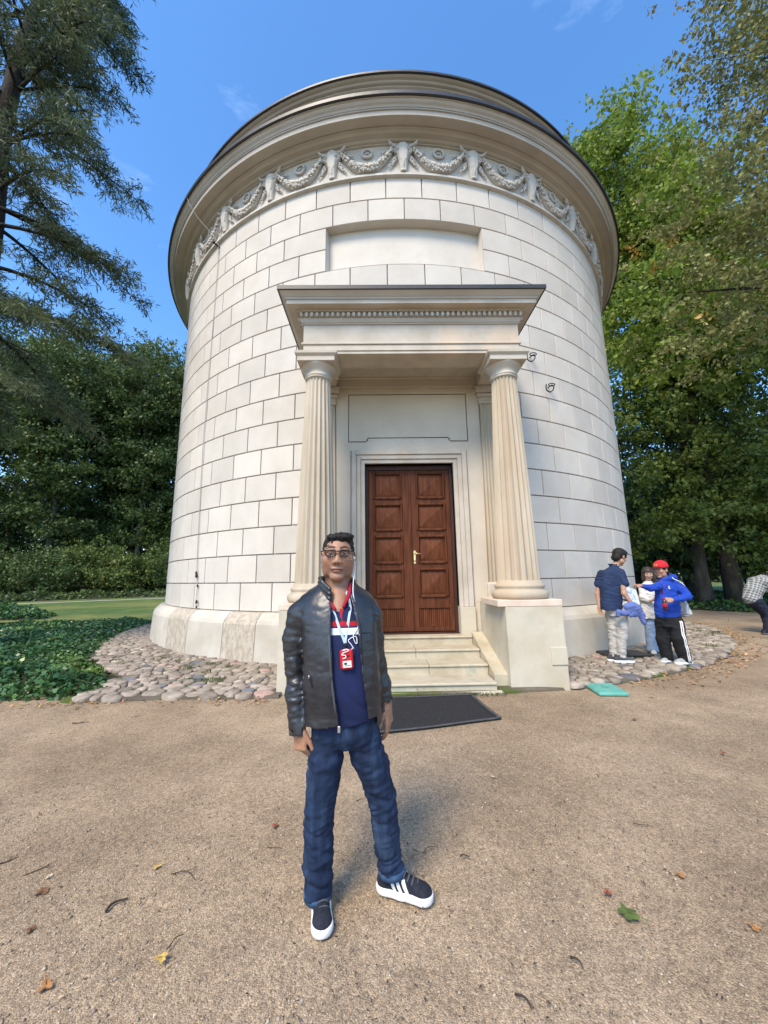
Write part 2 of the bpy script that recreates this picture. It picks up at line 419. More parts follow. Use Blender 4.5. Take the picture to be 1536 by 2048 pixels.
for a, b in zip(A[:-1], A[1:]):
    for z, r0, r1, fl in ((NZ1, rb-.01, RW, 0), (NZ0, rb-.01, RW-.004, 1)):
        q = [(r0*sin(a), -r0*cos(a), z), (r0*sin(b), -r0*cos(b), z), (r1*sin(b), -r1*cos(b), z), (r1*sin(a), -r1*cos(a), z)]
        m.add(q if fl else q[::-1], [(0, 3, 2, 1)])
    rr = rb+.004
    m.add([(rr*sin(a), -rr*cos(a), NZ0), (rr*sin(b), -rr*cos(b), NZ0), (rr*sin(b), -rr*cos(b), NZ1), (rr*sin(a), -rr*cos(a), NZ1)], [(0, 1, 2, 3)], True)
for s in (-1, 1):
    a = s*NICHE
    q = [((rb-.01)*sin(a), -(rb-.01)*cos(a), NZ0), (RW*sin(a), -RW*cos(a), NZ0), (RW*sin(a), -RW*cos(a), NZ1), ((rb-.01)*sin(a), -(rb-.01)*cos(a), NZ1)]
    m.add(q, [(0, 1, 2, 3)] if s < 0 else [(3, 2, 1, 0)])
m.build('sunk_tablet', MT['plaster'], rot_)

def block_geo(a0, a1, z0, z1, r=RW, r_in=RW-.065, g=.0105, bv=.006, n=4):
    a0 += g/r; a1 -= g/r; z0 += g; z1 -= g
    V = []; F = []
    def P(a, z, rr): return (rr*sin(a), -rr*cos(a), z)
    A0 = [a0+bv/r+(a1-a0-2*bv/r)*i/n for i in range(n+1)]
    A1 = [a0+(a1-a0)*i/n for i in range(n+1)]
    for z in (z0+bv, z1-bv): V += [P(a, z, r) for a in A0]
    for z in (z0, z1): V += [P(a, z, r-bv*.8) for a in A1]
    for z in (z0, z1): V += [P(a, z, r_in) for a in A1]
    k = n+1
    for i in range(n):
        F.append((i, i+1, k+i+1, k+i))
        F.append((2*k+i, 2*k+i+1, i+1, i)); F.append((k+i, k+i+1, 3*k+i+1, 3*k+i))
        F.append((4*k+i, 4*k+i+1, 2*k+i+1, 2*k+i)); F.append((3*k+i, 3*k+i+1, 5*k+i+1, 5*k+i))
    F += [(0, k, 3*k, 2*k), (2*k, 3*k, 5*k, 4*k), (k-1, 2*k+k-1, 3*k+k-1, 2*k-1), (2*k+k-1, 4*k+k-1, 5*k+k-1, 3*k+k-1)]
    return V, F
std = mesh('stone_block', *block_geo(-DL/2, DL/2, 0, HC)); std.materials.append(MT['plaster'])
far = MB()
for row in range(1, 18):
    zb = Z0+(row-1)*HC; half = row % 2 == 1
    for k in range(-30, 30):
        a0 = (k+.5)*DL if half else k*DL; a1 = a0+DL; ac = (a0+a1)/2
        if row in (14, 15) and a1 > -NICHE-R(8) and a0 < NICHE+R(8):
            e = R(18) if row == 14 else R(21)
            if a0 < -e-1e-6 or a1 > e+1e-6: pass
            else: continue
        if row <= 10 and abs(ac) < R(11.5): continue
        if abs(ac) <= R(58): obj('stone_block', std, None, rot_, (0, 0, zb), ac)
        else:
            V, F = block_geo(a0, a1, zb, zb+HC, n=2); far.add(V, F)
for row, e in ((14, R(18)), (15, R(21))):
    for s in (-1, 1):
        V, F = block_geo(min(s*NICHE, s*e), max(s*NICHE, s*e), Z0+(row-1)*HC, Z0+row*HC)
        obj('stone_block', mesh('stone_block', V, F), MT['plaster'], rot_)
f_ = far.build('far_side_stone_blocks', MT['plaster'], rot_); f_['kind'] = 'stuff'

# plinth stones
def plinth_geo(a0, a1, g=.0007):
    prof = [(7.34, Z0-.002), (7.40, Z0-.012), (7.52, Z0-.13), (7.55, Z0-.20), (7.585, .03), (7.585, -.1)]
    n = 4; V = []; F = []
    for i in range(n+1):
        a = a0+g+(a1-a0-2*g)*i/n
        V += [(r*sin(a), -r*cos(a), z) for r, z in prof]+[(7.2*sin(a), -7.2*cos(a), -.1), (7.2*sin(a), -7.2*cos(a), Z0-.002)]
    k = len(prof)+2
    for i in range(n):
        for q in range(k): F.append((i*k+q, i*k+(q+1) % k, (i+1)*k+(q+1) % k, (i+1)*k+q))
    F.append(tuple(range(k-1, -1, -1))); F.append(tuple(n*k+q for q in range(k)))
    return V, F
pj = [-180, -168, -156, -144, -132, -120, -108, -97, -86, -76, -66, -58, -50.5, -43.4, -36.4, -27.9, -22.0, -14.2]
pj += [14.2, 26.2, 34.5, 42.5, 51, 59.5, 68, 77, 87, 97, 108, 120, 132, 144, 156, 168, 180]
for a0, a1 in zip(pj[:-1], pj[1:]):
    if a0 == -14.2: continue
    tan = a0 in (-43.4, -27.9)
    o = obj('plinth_stone', mesh('plinth_stone', *plinth_geo(R(a0), R(a1))), MT['plinth_tan' if tan else 'plinth'], rot_)
    if tan: o['label'] = 'rough tan plinth stone with flaking face'

# frieze, cornice, attic (turned rings)
m = MB(); m.lathe([(7.30, Z0+17*HC-.03), (7.375, Z0+17*HC-.015), (7.375, Z0+17*HC+.035), (7.345, Z0+17*HC+.05), (7.325, Z0+17*HC+.06), (7.325, 10.69)], 240, smooth=False)
m.build('frieze_band', MT['relief'], rot_)
zc = 10.66
m = MB(); m.lathe([(7.32, zc-.015), (7.36, zc-.01), (7.36, zc+.012), (7.40, zc+.02), (7.44, zc+.05), (7.455, zc+.05), (7.47, zc+.055), (7.52, zc+.065), (7.56, zc+.10), (7.575, zc+.10),
                   (7.60, zc+.105), (7.60, zc+.125), (7.62, zc+.128), (7.765, 10.800), (7.77, 10.770), (7.80, 10.770), (7.80, 10.885), (7.825, 10.887), (7.825, 10.915), (7.84, 10.917), (7.843, 10.935), (7.855, 10.955), (7.885, 10.975), (7.905, 11.0), (7.912, 11.022), (7.935, 11.024), (7.935, 11.06)], 300, smooth=False)
m.build('cornice', MT['cornice'], rot_)
m = MB(); m.lathe([(7.90, 11.043), (7.985, 11.04), (7.985, 11.12), (7.9, 11.13), (7.1, 11.32)], 300, smooth=False); m.build('eave_flashing', MT['metal_black'], rot_)
m = MB(); m.lathe([(7.06, 11.30), (7.06, 12.0), (7.2, 12.05), (7.28, 12.13), (7.30, 12.14), (7.30, 12.18), (7.34, 12.19), (7.37, 12.205), (7.375, 12.225), (7.42, 12.23), (7.435, 12.24), (7.45, 12.262), (7.49, 12.27), (7.52, 12.285), (7.525, 12.30)], 300, smooth=False)
m.build('attic_cornice', MT['cornice'], rot_)
m = MB(); m.lathe([(7.50, 12.298), (7.57, 12.296), (7.57, 12.345), (7.4, 12.37), (4.0, 13.0), (.01, 13.4)], 300, smooth=False); m.build('roof', MT['metal_black'], rot_)

# ---- relief work of the frieze: ox skulls, garlands, rosettes, ribbons (local frame: x along the wall, -y outwards, z up)
def ox_skull():
    S = Sculpt((-.36, -.19, -.42), (.36, .05, .42), .0105)
    S.loft([(-.36, 0, 0, .060, .05), (-.30, 0, 0, .068, .06), (-.18, 0, 0, .080, .075), (-.02, 0, 0, .105, .085), (.10, 0, 0, .138, .09), (.18, 0, 0, .140, .085), (.25, 0, 0, .115, .07)], k=.02)
    S.ell((0, -.02, .25), (.12, .07, .055), .02)
    for s in (-1, 1):
        S.ell((s*.135, -.035, .12), (.045, .05, .055), .02)
        S.ell((s*.118, -.098, .112), (.046, .060, .050), .004, 'sub')
        S.cap((s*.040, -.085, -.14), (s*.028, -.075, -.31), .012, .034, .003, 'sub')
        S.chain([(s*.10, -.02, .24), (s*.17, -.03, .25), (s*.23, -.05, .27), (s*.265, -.06, .325), (s*.275, -.06, .37)], [.038, .034, .028, .018, .008], .012)
        S.cap((s*.07, -.07, .06), (s*.05, -.07, -.12), .012, .012, .015)
        S.ell((s*.19, -.015, .17), (.06, .03, .03), .01)
    S.cap((-.10, -.065, .215), (.10, -.065, .215), .011, .011, .004)
    me = S.mesh('ox_skull', relax=1); me.transform(Matrix.Diagonal((1.12, 1.45, 1.04, 1))); return me
def garland():
    rng = random.Random(7); m = MB(); n = 34; out = []
    def path(t):                                 # t -1..1
        x = t*.55; z = .14-.44*(1-abs(t)**2.1); return x, z
    m.tube([(path(-1+2*i/24)[0], -.015, path(-1+2*i/24)[1]) for i in range(25)], [.025+.065*(1-abs(-1+2*i/24)**2) for i in range(25)], 8)
    for i in range(n):
        t = -1+2*(i+.5)/n; x, z = path(t); w = .04+.075*(1-t*t)
        for j in range(5):
            b = rng.uniform(-1, 1); rr = rng.uniform(.018, .034)
            m.ball((x+rng.uniform(-.015, .015), -.055-.045*(1-b*b)*(1-.4*t*t), z+b*w*.9), (rr, rr*.9, rr*1.1), 6, 4)
    return m.me('garland')
def rosette():
    m = MB()
    ring = lambda r, y: [(r*cos(2*pi*i/20), y, r*sin(2*pi*i/20)) for i in range(21)]
    m.tube(ring(.105, -.03), .025, 8, cap=False)
    for i in range(8):
        a = 2*pi*i/8; m.ball((.05*cos(a), -.012, .05*sin(a)), (.024, .014, .024), 6, 4)
    m.ball((0, -.02, 0), .02, 6, 4); return m.me('rosette')
def ribbon(s):
    m = MB()
    m.tube(spline([(s*.15, -.02, .16), (s*.21, -.035, .13), (s*.27, -.02, .17), (s*.33, -.035, .11), (s*.36, -.02, .16), (s*.42, -.03, .10), (s*.47, -.015, .12)], 4), .021, 6, flat=.8)
    m.tube(spline([(s*.14, -.02, .02), (s*.19, -.035, -.03), (s*.15, -.02, -.09), (s*.20, -.035, -.13), (s*.23, -.02, -.20), (s*.28, -.03, -.21), (s*.31, -.015, -.27)], 4), [.024]*20+[.018]*5, 6, flat=.7)
    m.tube(spline([(s*.13, -.02, -.03), (s*.22, -.03, -.07), (s*.18, -.03, -.15), (s*.25, -.03, -.13)], 4), .019, 6, flat=.8)
    return m.me('ribbon')
me_sk, me_ga, me_ro, me_rl, me_rr = ox_skull(), garland(), rosette(), ribbon(-1), ribbon(1)
zf = 10.30
for k in range(-15, 15):
    a = k*2*DL
    if abs(a) > R(66): continue
    r0 = 7.335
    def at(me, name, ang, dz=0, rr=r0): obj(name, me, MT['relief'], rot_, (rr*sin(ang), -rr*cos(ang), zf+dz), ang)
    at(me_sk, 'ox_skull', a, -.01, r0)
    at(me_rl, 'ribbon', a); at(me_rr, 'ribbon', a)
    at(me_ga, 'garland', a+DL, .02); at(me_ro, 'rosette', a+DL, .14)

# ---- porch ------------------------------------------------------------------------------------------------------
def pbox(m, x0, x1, y0, y1, z0, z1, b=.004): return m.box(PX+x0, PX+x1, y0, y1, z0, z1, b)
YW = -7.36                                     # smooth wall of the porch
# wall behind the columns, with the door opening left out, and the sunk panel over the door
m = MB(); DW, DZ0, DZ1 = .80, .515, 3.50
pbox(m, -1.78, -DW, YW, -6.9, 0, DZ1, 0); pbox(m, DW, 1.78, YW, -6.9, 0, DZ1, 0); pbox(m, -1.78, 1.78, YW, -6.9, DZ1, 5.50, 0)
m.build('porch_wall', MT['plaster_cream'], rot_)
m = MB()                                        # raised field over the door, notched below
m.prism([(PX-1.08, 3.92), (PX-.74, 3.92), (PX-.74, 3.99), (PX+.74, 3.99), (PX+.74, 3.92), (PX+1.08, 3.92), (PX+1.08, 4.82), (PX-1.08, 4.82)][::-1], YW-.05, YW-.001, axis='y')
m.build('raised_panel', MT['plaster_cream'], rot_)
yp = YW-.05
for s in (-1, 1): MB().box(*sorted((PX+s*1.10, PX+s*1.33)), yp, YW-.001, 3.739, 4.955, 0).build('panel_surround', MT['plaster_cream'], rot_)
for s in (-1, 1): MB().box(*sorted((PX+s*1.052, PX+s*1.33)), yp, YW-.001, .5, 3.738, 0).build('panel_surround', MT['plaster_cream'], rot_)
MB().box(PX-1.098, PX+1.098, yp, YW-.001, 4.84, 4.955, 0).build('panel_surround', MT['plaster_cream'], rot_)
MB().prism([(PX-1.098, 3.739), (PX+1.098, 3.739), (PX+1.098, 3.90), (PX+.76, 3.90), (PX+.76, 3.97), (PX-.76, 3.97), (PX-.76, 3.90), (PX-1.098, 3.90)][::-1], yp, YW-.001, axis='y').build('panel_surround', MT['plaster_cream'], rot_)
# stepped stone door frame, each band its own stone
for k, (w0, w1, d) in enumerate(((.80, .87, .05), (.873, .95, .075), (.953, 1.035, .10))):
    m = MB()
    for s in (-1, 1):
        pbox(m, min(s*w0, s*w1), max(s*w0, s*w1), YW-d, YW+.12 if k == 0 else YW+.02, .96, DZ1+(w1-.80), .004)
    pbox(m, -w0+.001, w0-.001, YW-d, YW+.12 if k == 0 else YW+.02, DZ1+(w0-.80), DZ1+(w1-.80), .004)
    m.build('door_frame_moulding', MT['sandstone_pale'], rot_)
for s in (-1, 1):
    m = MB(); pbox(m, min(s*.795, s*1.05), max(s*.795, s*1.05), YW-.115, YW+.1, .5, .958, .006); m.build('door_frame_base', MT['pedestal'], rot_)
# pilasters against the wall
def flute_profile(r, n=20, depth=.10):
    pts = []
    for i in range(n):
        for j in range(6):
            a = 2*pi*(i+j/6)/n; t = j/6
            d = depth*r*max(0, sin(pi*min(1, max(0, (t-.08)/.84))))**.8
            pts.append((a, r-d))
    return pts
for s in (-1, 1):
    x = PX+s*1.52; m = MB()
    xs = [-.19+.38*i/42 for i in range(43)]
    def pil(w, y):
        return [(x+t*w/.19, y-.085+.022*abs(sin((t+.19)/.38*7*pi))**.7) for t in xs]
    V = []; k = len(xs)
    for z, w in ((1.36, .215), (4.62, .175)):
        pr = pil(w, YW); V += [(a, b, z) for a, b in pr]
    F = [(i, i+1, k+i+1, k+i) for i in range(k-1)]
    m.add(V, F, True)
    for e in (0, k-1):                         # sides
        m.add([V[e], (V[e][0], YW+.01, V[e][2]), (V[k+e][0], YW+.01, V[k+e][2]), V[k+e]], [(0, 1, 2, 3)] if e == 0 else [(3, 2, 1, 0)])
    m.build('pilaster', MT['sandstone'], rot_)
    m = MB()
    m.box(x-.20, x+.20, YW-.10, YW+.02, 4.62, 4.68, .008); m.box(x-.19, x+.19, YW-.09, YW+.02, 4.682, 4.75, .006)
    m.box(x-.23, x+.23, YW-.13, YW+.02, 4.752, 4.82, .02); m.box(x-.265, x+.265, YW-.165, YW+.02, 4.822, 4.95, .008)
    m.build('pilaster_capital', MT['sandstone_pale'], rot_)
    m = MB(); m.box(x-.24, x+.24, YW-.13, YW+.02, 1.0, 1.36, .03); m.build('pilaster_base', MT['sandstone_pale'], rot_)
    m = MB(); m.box(x-.30, x+.30, YW-.16, YW+.02, 0, 1.0, .01); m.build('pilaster_pedestal', MT['pedestal'], rot_)
# free columns
CY = -8.30
def column(x):
    root = obj('column', None, None, rot_) if False else None
    n = 20; prof = []
    zs = [1.39+(4.60-1.39)*i/10 for i in range(11)]
    V = []; F = []
    for i, z in enumerate(zs):
        t = i/10; r = .302+(.192-.302)*(t+.12*sin(pi*t)*(-1)*.6)
        ring = flute_profile(r, n, .125)
        V += [(rr*sin(a), rr*cos(a), z) for a, rr in ring]
    k = n*6
    for i in range(10):
        for j in range(k): F.append((i*k+j, i*k+(j+1) % k, (i+1)*k+(j+1) % k, (i+1)*k+j))
    me = mesh('column_shaft', V, [f[::-1] for f in F], False)
    sh = obj('column', me, MT['sandstone'], rot_, (x, CY, 0))
    m = MB(); m.lathe([(.02, 1.14), (.37, 1.14), (.394, 1.17), (.398, 1.205), (.39, 1.24), (.36, 1.255), (.345, 1.27), (.34, 1.29), (.352, 1.305), (.354, 1.325), (.338, 1.345), (.322, 1.35), (.310, 1.395), (.26, 1.40)], 48)
    m.build('column_base', MT['sandstone'], sh)
    m = MB(); m.lathe([(.14, 4.585), (.206, 4.59), (.206, 4.61), (.196, 4.615), (.218, 4.625), (.218, 4.645), (.206, 4.65), (.203, 4.69), (.215, 4.72), (.258, 4.765), (.280, 4.79), (.284, 4.80), (.2, 4.805)], 48)
    m.box(-.292, .292, -.292, .292, 4.802, 4.885, .006); m.prism([(-.292, -.292), (.292, -.292), (.292, .292), (-.292, .292)], 4.884, 4.886)
    m.add([(sx*a, sy*a, z) for z, a in ((4.886, .292), (4.915, .325), (4.955, .33)) for sx, sy in ((-1, -1), (1, -1), (1, 1), (-1, 1))],
          [(q*4+i, q*4+(i+1) % 4, q*4+4+(i+1) % 4, q*4+4+i) for q in range(2) for i in range(4)]+[(8, 9, 10, 11)])
    m.build('column_capital', MT['sandstone_pale'], sh)
for s in (-1, 1): column(PX+s*1.505)
# pedestals, steps, cheeks
for s in (-1, 1):
    m = MB(); x0, x1 = sorted((s*1.14, s*1.91)); y0 = -8.745
    m.prism([(y0, -.1), (y0+.02, 1.05), (-7.2, 1.05), (-7.2, -.1)], PX+x0, PX+x1, axis='x')
    o = m.build('pedestal', MT['pedestal'], rot_)
    m = MB(); x0, x1 = sorted((s*1.04, s*1.93)); pbox(m, x0, x1, -8.72, -7.86, 1.052, 1.138, .006); m.build('plinth_slab', MT['pink_stone'], o)
    # a patch stone let into the outer edge
    if s > 0:
        m = MB(); pbox(m, 1.70, 1.915, -8.755, -8.5, .30, .52, .004); m.build('patch_stone', MT['pedestal'], o)
    m = MB(); x0, x1 = sorted((s*.955, s*1.137))
    m.prism([(-8.66, -.1), (-8.66, .17), (-7.50, .56), (-7.50, -.1)], PX+x0, PX+x1, axis='x'); m.build('stair_cheek', MT['step'], rot_)
SX = [(.93, -8.84, 0.0, .128), (.951, -8.40, .128, .256), (.952, -7.98, .256, .384), (.953, -7.55, .384, .51)]
st = MB()
for i, (w, y, z0, z1) in enumerate(SX):
    w1 = .93 if i == 0 else .951
    cuts = [-w1, .12, w1] if i == 1 else ([-w1, -.02, w1] if i == 2 else [-w1, w1])
    for a, b in zip(cuts[:-1], cuts[1:]):
        m = MB(); pbox(m, a+.002, b-.002, y, -7.3 if i == 3 else SX[i+1][1]+.06, z0-.08, z1-.035, .005)
        pbox(m, a+.002, b-.002, y-.022, -7.25 if i == 3 else SX[i+1][1]+.06, z1-.034, z1, .010)
        m.build('step_stone', MT['step'], rot_)
m = MB(); pbox(m, -1.0, 1.0, -8.90, -8.70, -.12, .03, .02); m.build('footing', MT['step'], rot_)
# entablature of the porch: mitred rings of mouldings round three sides, running back into the drum
YB = -7.0
def course(name, o0, z0, o1, z1, mat, base=1.72, yf=-8.515, parent=None):
    """sloped or straight band: outset o0 at z0 to outset o1 at z1"""
    m = MB(); V = []
    for o, z in ((o0, z0), (o1, z1)):
        V += [(PX-base-o, YB, z), (PX-base-o, yf-o, z), (PX+base+o, yf-o, z), (PX+base+o, YB, z)]
    m.add(V, [(0, 4, 5, 1)[::-1], (1, 5, 6, 2)[::-1], (2, 6, 7, 3)[::-1], (0, 1, 2, 3)[::-1], (4, 5, 6, 7)])
    return m.build(name, MT[mat], parent)
# architrave frame: front beam and two side beams leave the ceiling open between them
m = MB()
pbox(m, -1.72, 1.72, -8.515, -8.10, 4.957, 5.005, .003); pbox(m, -1.715, 1.715, -8.530, -8.08, 5.006, 5.105, .003)
for s in (-1, 1):
    x0, x1 = sorted((s*1.72, s*1.30)); pbox(m, x0, x1, -8.099, YB, 4.957, 5.005, .003); x0, x1 = sorted((s*1.715, s*1.28)); pbox(m, x0, x1, -8.079, YB, 5.006, 5.105, .003)
arch = m.build('entablature', MT['sandstone_pale'], rot_)
m = MB(); pbox(m, -1.279, 1.279, YW-.10, YB, 4.957, 5.105, .004); pbox(m, -1.279, 1.279, YW-.13, YB, 5.106, 5.15, .01); m.build('wall_beam', MT['plaster_cream'], arch)
m = MB(); pbox(m, -1.70, 1.70, -8.50, YB, 5.16, 5.22, 0); m.build('porch_ceiling', MT['plaster_cream'], arch)
m = MB()
pbox(m, -1.745, 1.745, -8.55, -8.09, 5.106, 5.142, .006)
for s in (-1, 1):
    x0, x1 = sorted((s*1.745, s*1.27)); pbox(m, x0, x1, -8.089, YB, 5.106, 5.142, .006)
m.build('taenia', MT['sandstone_pale'], arch)
course('porch_frieze', 0, 5.143, 0, 5.462, 'sandstone_pale', parent=arch)
course('bed_moulding', .02, 5.463, .02, 5.485, 'cornice', parent=arch); course('bed_moulding', .03, 5.486, .06, 5.545, 'cornice', parent=arch)
course('dentil_band', .045, 5.546, .045, 5.64, 'cornice', parent=arch)
dm = MB(); dm.box(-.0205, .0205, -.03, .03, 0, .062, 0); dme = dm.me('dentil'); dme.materials.append(MT['sandstone_pale'])
nd = 42
for i in range(nd+1):
    x = -1.745+3.49*i/nd; obj('dentil', dme, None, arch, (PX+x, -8.515-.045-.028, 5.555))
for s in (-1, 1):
    for i in range(1, 15):
        obj('dentil', dme, None, arch, (PX+s*(1.72+.045+.028), -8.56+.083*i, 5.555), R(90))
course('corona', .09, 5.641, .10, 5.668, 'cornice', parent=arch); course('corona', .23, 5.669, .23, 5.735, 'sandstone_pale', parent=arch)
course('cymatium', .245, 5.736, .255, 5.765, 'cornice', parent=arch); course('cymatium', .26, 5.766, .325, 5.825, 'cornice', parent=arch)
m = MB(); o = .35
m.add([(PX-1.72-o, YB, 5.826), (PX-1.72-o, -8.515-o, 5.826), (PX+1.72+o, -8.515-o, 5.826), (PX+1.72+o, YB, 5.826),
       (PX-1.72-o, YB, 5.89), (PX-1.72-o, -8.515-o, 5.89), (PX+1.72+o, -8.515-o, 5.89), (PX+1.72+o, YB, 5.89), (PX-1.0, YB, 6.05), (PX+1.0, YB, 6.05)],
      [(0, 1, 5, 4)[::-1], (1, 2, 6, 5), (2, 3, 7, 6), (0, 3, 2, 1), (4, 5, 8), (5, 6, 9, 8), (6, 7, 9)])
m.build('roof_flashing', MT['metal_black'], arch)

# ---- door
MT['wood'] = material('mahogany', (.066, .020, .0085), (.125, .042, .018), scale=3.2, stretch=(6, 6, .7), rough=.6, bump=.12, bscale=30, bdist=.003, spec=.14)
MT['wood2'] = material('mahogany_panel', (.076, .024, .010), (.15, .051, .021), scale=2.4, stretch=(9, 9, .8), rough=.6, bump=.12, bscale=24, bdist=.003, spec=.14)
MT['wood_dark'] = material('dark_jamb', (.035, .014, .010), (.055, .022, .014), scale=3, rough=.5)
YD = YW+.16
m = MB(); pbox(m, -.80, -.745, YD-.05, YD+.08, DZ0, DZ1, .004); pbox(m, .745, .80, YD-.05, YD+.08, DZ0, DZ1, .004); pbox(m, -.744, .744, YD-.05, YD+.08, DZ1-.085, DZ1, .004)
m.build('door_jamb', MT['wood_dark'], rot_)
m = MB(); pbox(m, -.80, .80, YD-.12, YD+.1, .508, .535, .004); m.build('door_sill', MT['wood_dark'], rot_)
for s in (-1, 1):
    x0, x1 = sorted((s*.008, s*.742)); xa, xb = x0+.13, x1-.13
    if s > 0: xa, xb = x0+.15, x1-.115
    else: xa, xb = x0+.115, x1-.15
    m = MB(); pbox(m, x0, x1, YD, YD+.06, .54, DZ1-.087, .003)
    leaf = m.build('door', MT['wood'], rot_)
    zt = 3.34; ph = .43; gap = .155
    def frame_bar(m, a, b, z0, z1): pbox(m, a, b, YD-.022, YD-.001, z0, z1, .006)
    m = MB()                                    # stiles and rails stand proud of the panels
    pbox(m, x0, xa-.03, YD-.034, YD-.0005, .545, DZ1-.09, .004); pbox(m, xb+.03, x1, YD-.034, YD-.0005, .545, DZ1-.09, .004)
    zs = [DZ1-.09]
    for i in range(4):
        z1 = zt-i*(ph+gap); zs += [z1+.03, z1-ph-.03]
    zs += [.93, .62, .545]
    for i in range(0, len(zs)-1, 2): pbox(m, xa-.0295, xb+.0295, YD-.0335, YD-.0005, zs[i+1], zs[i], .004)
    m.build('stile_and_rail', MT['wood'], leaf)
    for i in range(4):
        z1 = zt-i*(ph+gap); z0 = z1-ph; xc, zc_ = (xa+xb)/2, (z0+z1)/2
        m = MB()                                # bolection moulding
        for a, b, c, d in ((xa-.034, xa+.006, z0-.034, z1+.034), (xb-.006, xb+.034, z0-.034, z1+.034)): pbox(m, a, b, YD-.058, YD-.001, c, d, .014)
        for c, d in ((z0-.045, z0+.006), (z1-.006, z1+.034)): pbox(m, xa+.007, xb-.007, YD-.062 if c < zc_ else YD-.056, YD-.001, c, d, .012)
        fr = m.build('panel_moulding', MT['wood'], leaf)
        m = MB(); e = .045                       # pyramid panel
        V = [(PX+xa, YD-.003, z0), (PX+xb, YD-.003, z0), (PX+xb, YD-.003, z1), (PX+xa, YD-.003, z1),
             (PX+xa+e, YD-.016, z0+e), (PX+xb-e, YD-.016, z0+e), (PX+xb-e, YD-.016, z1-e), (PX+xa+e, YD-.016, z1-e), (PX+xc, YD-.052, zc_)]
        m.add(V, [(0, 1, 5, 4), (1, 2, 6, 5), (2, 3, 7, 6), (3, 0, 4, 7), (4, 5, 8), (5, 6, 8), (6, 7, 8), (7, 4, 8)])
        m.build('pyramid_panel', MT['wood2'], leaf)
    m = MB(); z0, z1 = .625, .925; n = 15; wx = (xb-xa+.05)/n   # reeded kick panel
    for i in range(n): m.lathe([(wx*.48, z0), (wx*.48, z1)], 8, (PX+xa-.025+wx*(i+.5), YD+.004, 0), -pi/2, pi/2)
    m.build('reeded_panel', MT['wood2'], leaf)
    if s > 0:
        m = MB(); pbox(m, x0+.045, x0+.085, YD-.041, YD-.034, 1.70, 1.93, .003)
        m.tube([(PX+x0+.065, YD-.035, 1.875), (PX+x0+.065, YD-.095, 1.875), (PX+x0+.09, YD-.10, 1.877), (PX+x0+.20, YD-.095, 1.868)], [.012, .011, .011, .009], 8)
        m.ball((PX+x0+.065, YD-.045, 1.755), (.018, .012, .024), 8, 6)
        m.build('handle', MT['brass'], leaf)
        m = MB(); pbox(m, x0-.022, x0+.022, YD-.052, YD-.035, .55, DZ1-.10, .008); m.build('meeting_stile', MT['wood'], leaf)
# ---- hooks and lightning conductor on the wall
for a, z in ((20.6, 5.90), (24.0, 5.31)):
    c = R(a); n_ = Vector((sin(c), -cos(c), 0)); t_ = Vector((cos(c), sin(c), 0)); p0 = n_*RW+Vector((0, 0, z))
    m = MB(); u = Vector((0, 0, 1))
    pts = [p0-n_*.02+u*.03, p0+n_*.09+u*.04, p0+n_*.14+u*.0, p0+n_*.13-u*.07, p0+n_*.09-t_*.06-u*.12, p0+n_*.08-t_*.14-u*.08, p0+n_*.09-t_*.15+u*.03]
    m.tube(spline(pts, 5), .012, 6)
    ring = [p0+n_*(.10+.05*sin(2*pi*i/14))+t_*(.075*cos(2*pi*i/14))+u*.05 for i in range(15)]
    m.tube(ring, .010, 6, cap=False); m.build('wall_hook', MT['iron'], rot_)
cp = [(-42.5, 7.965, 11.06), (-42.3, 7.93, 10.9), (-41.6, 7.72, 10.55), (-40.2, 7.45, 10.2), (-38.6, 7.38, 9.88), (-38.4, 7.34, 9.75), (-38.4, 7.325, 9.3), (-38.7, 7.325, 7.5), (-39.0, 7.325, 6.0), (-39.2, 7.325, 4.4), (-38.8, 7.325, 3.0), (-38.4, 7.325, 2.0), (-38.1, 7.33, 1.6), (-37.6, 7.33, 1.3), (-37.4, 7.35, .98), (-36.9, 7.36, .88)]
m = MB(); m.tube([(r*sin(R(a)), -r*cos(R(a)), z) for a, r, z in cp], .007, 6); cb = m.build('lightning_conductor', MT['cable'], rot_)
for a, r, z, q in ((-38.2, 7.335, 1.62, .022), (-38.0, 7.34, 1.56, .026), (-37.5, 7.335, 1.35, .018), (-37.3, 7.345, 1.02, .024), (-37.0, 7.36, .92, .018)): m.ball((r*sin(R(a)), -r*cos(R(a)), z), (q, q, q*1.8), 8, 6) if False else MB().ball((r*sin(R(a)), -r*cos(R(a)), z), (q, q, q*1.8), 8, 6).build('conductor_clamp', MT['iron'], cb)
m = MB(); a = R(-38.5); m.tube([(7.3*sin(a), -7.3*cos(a), 9.72), (7.46*sin(a), -7.46*cos(a), 9.76)], .02, 6); m.ball((7.46*sin(a), -7.46*cos(a), 9.76), .035, 8, 6); m.build('conductor_bracket', MT['iron'], cb)
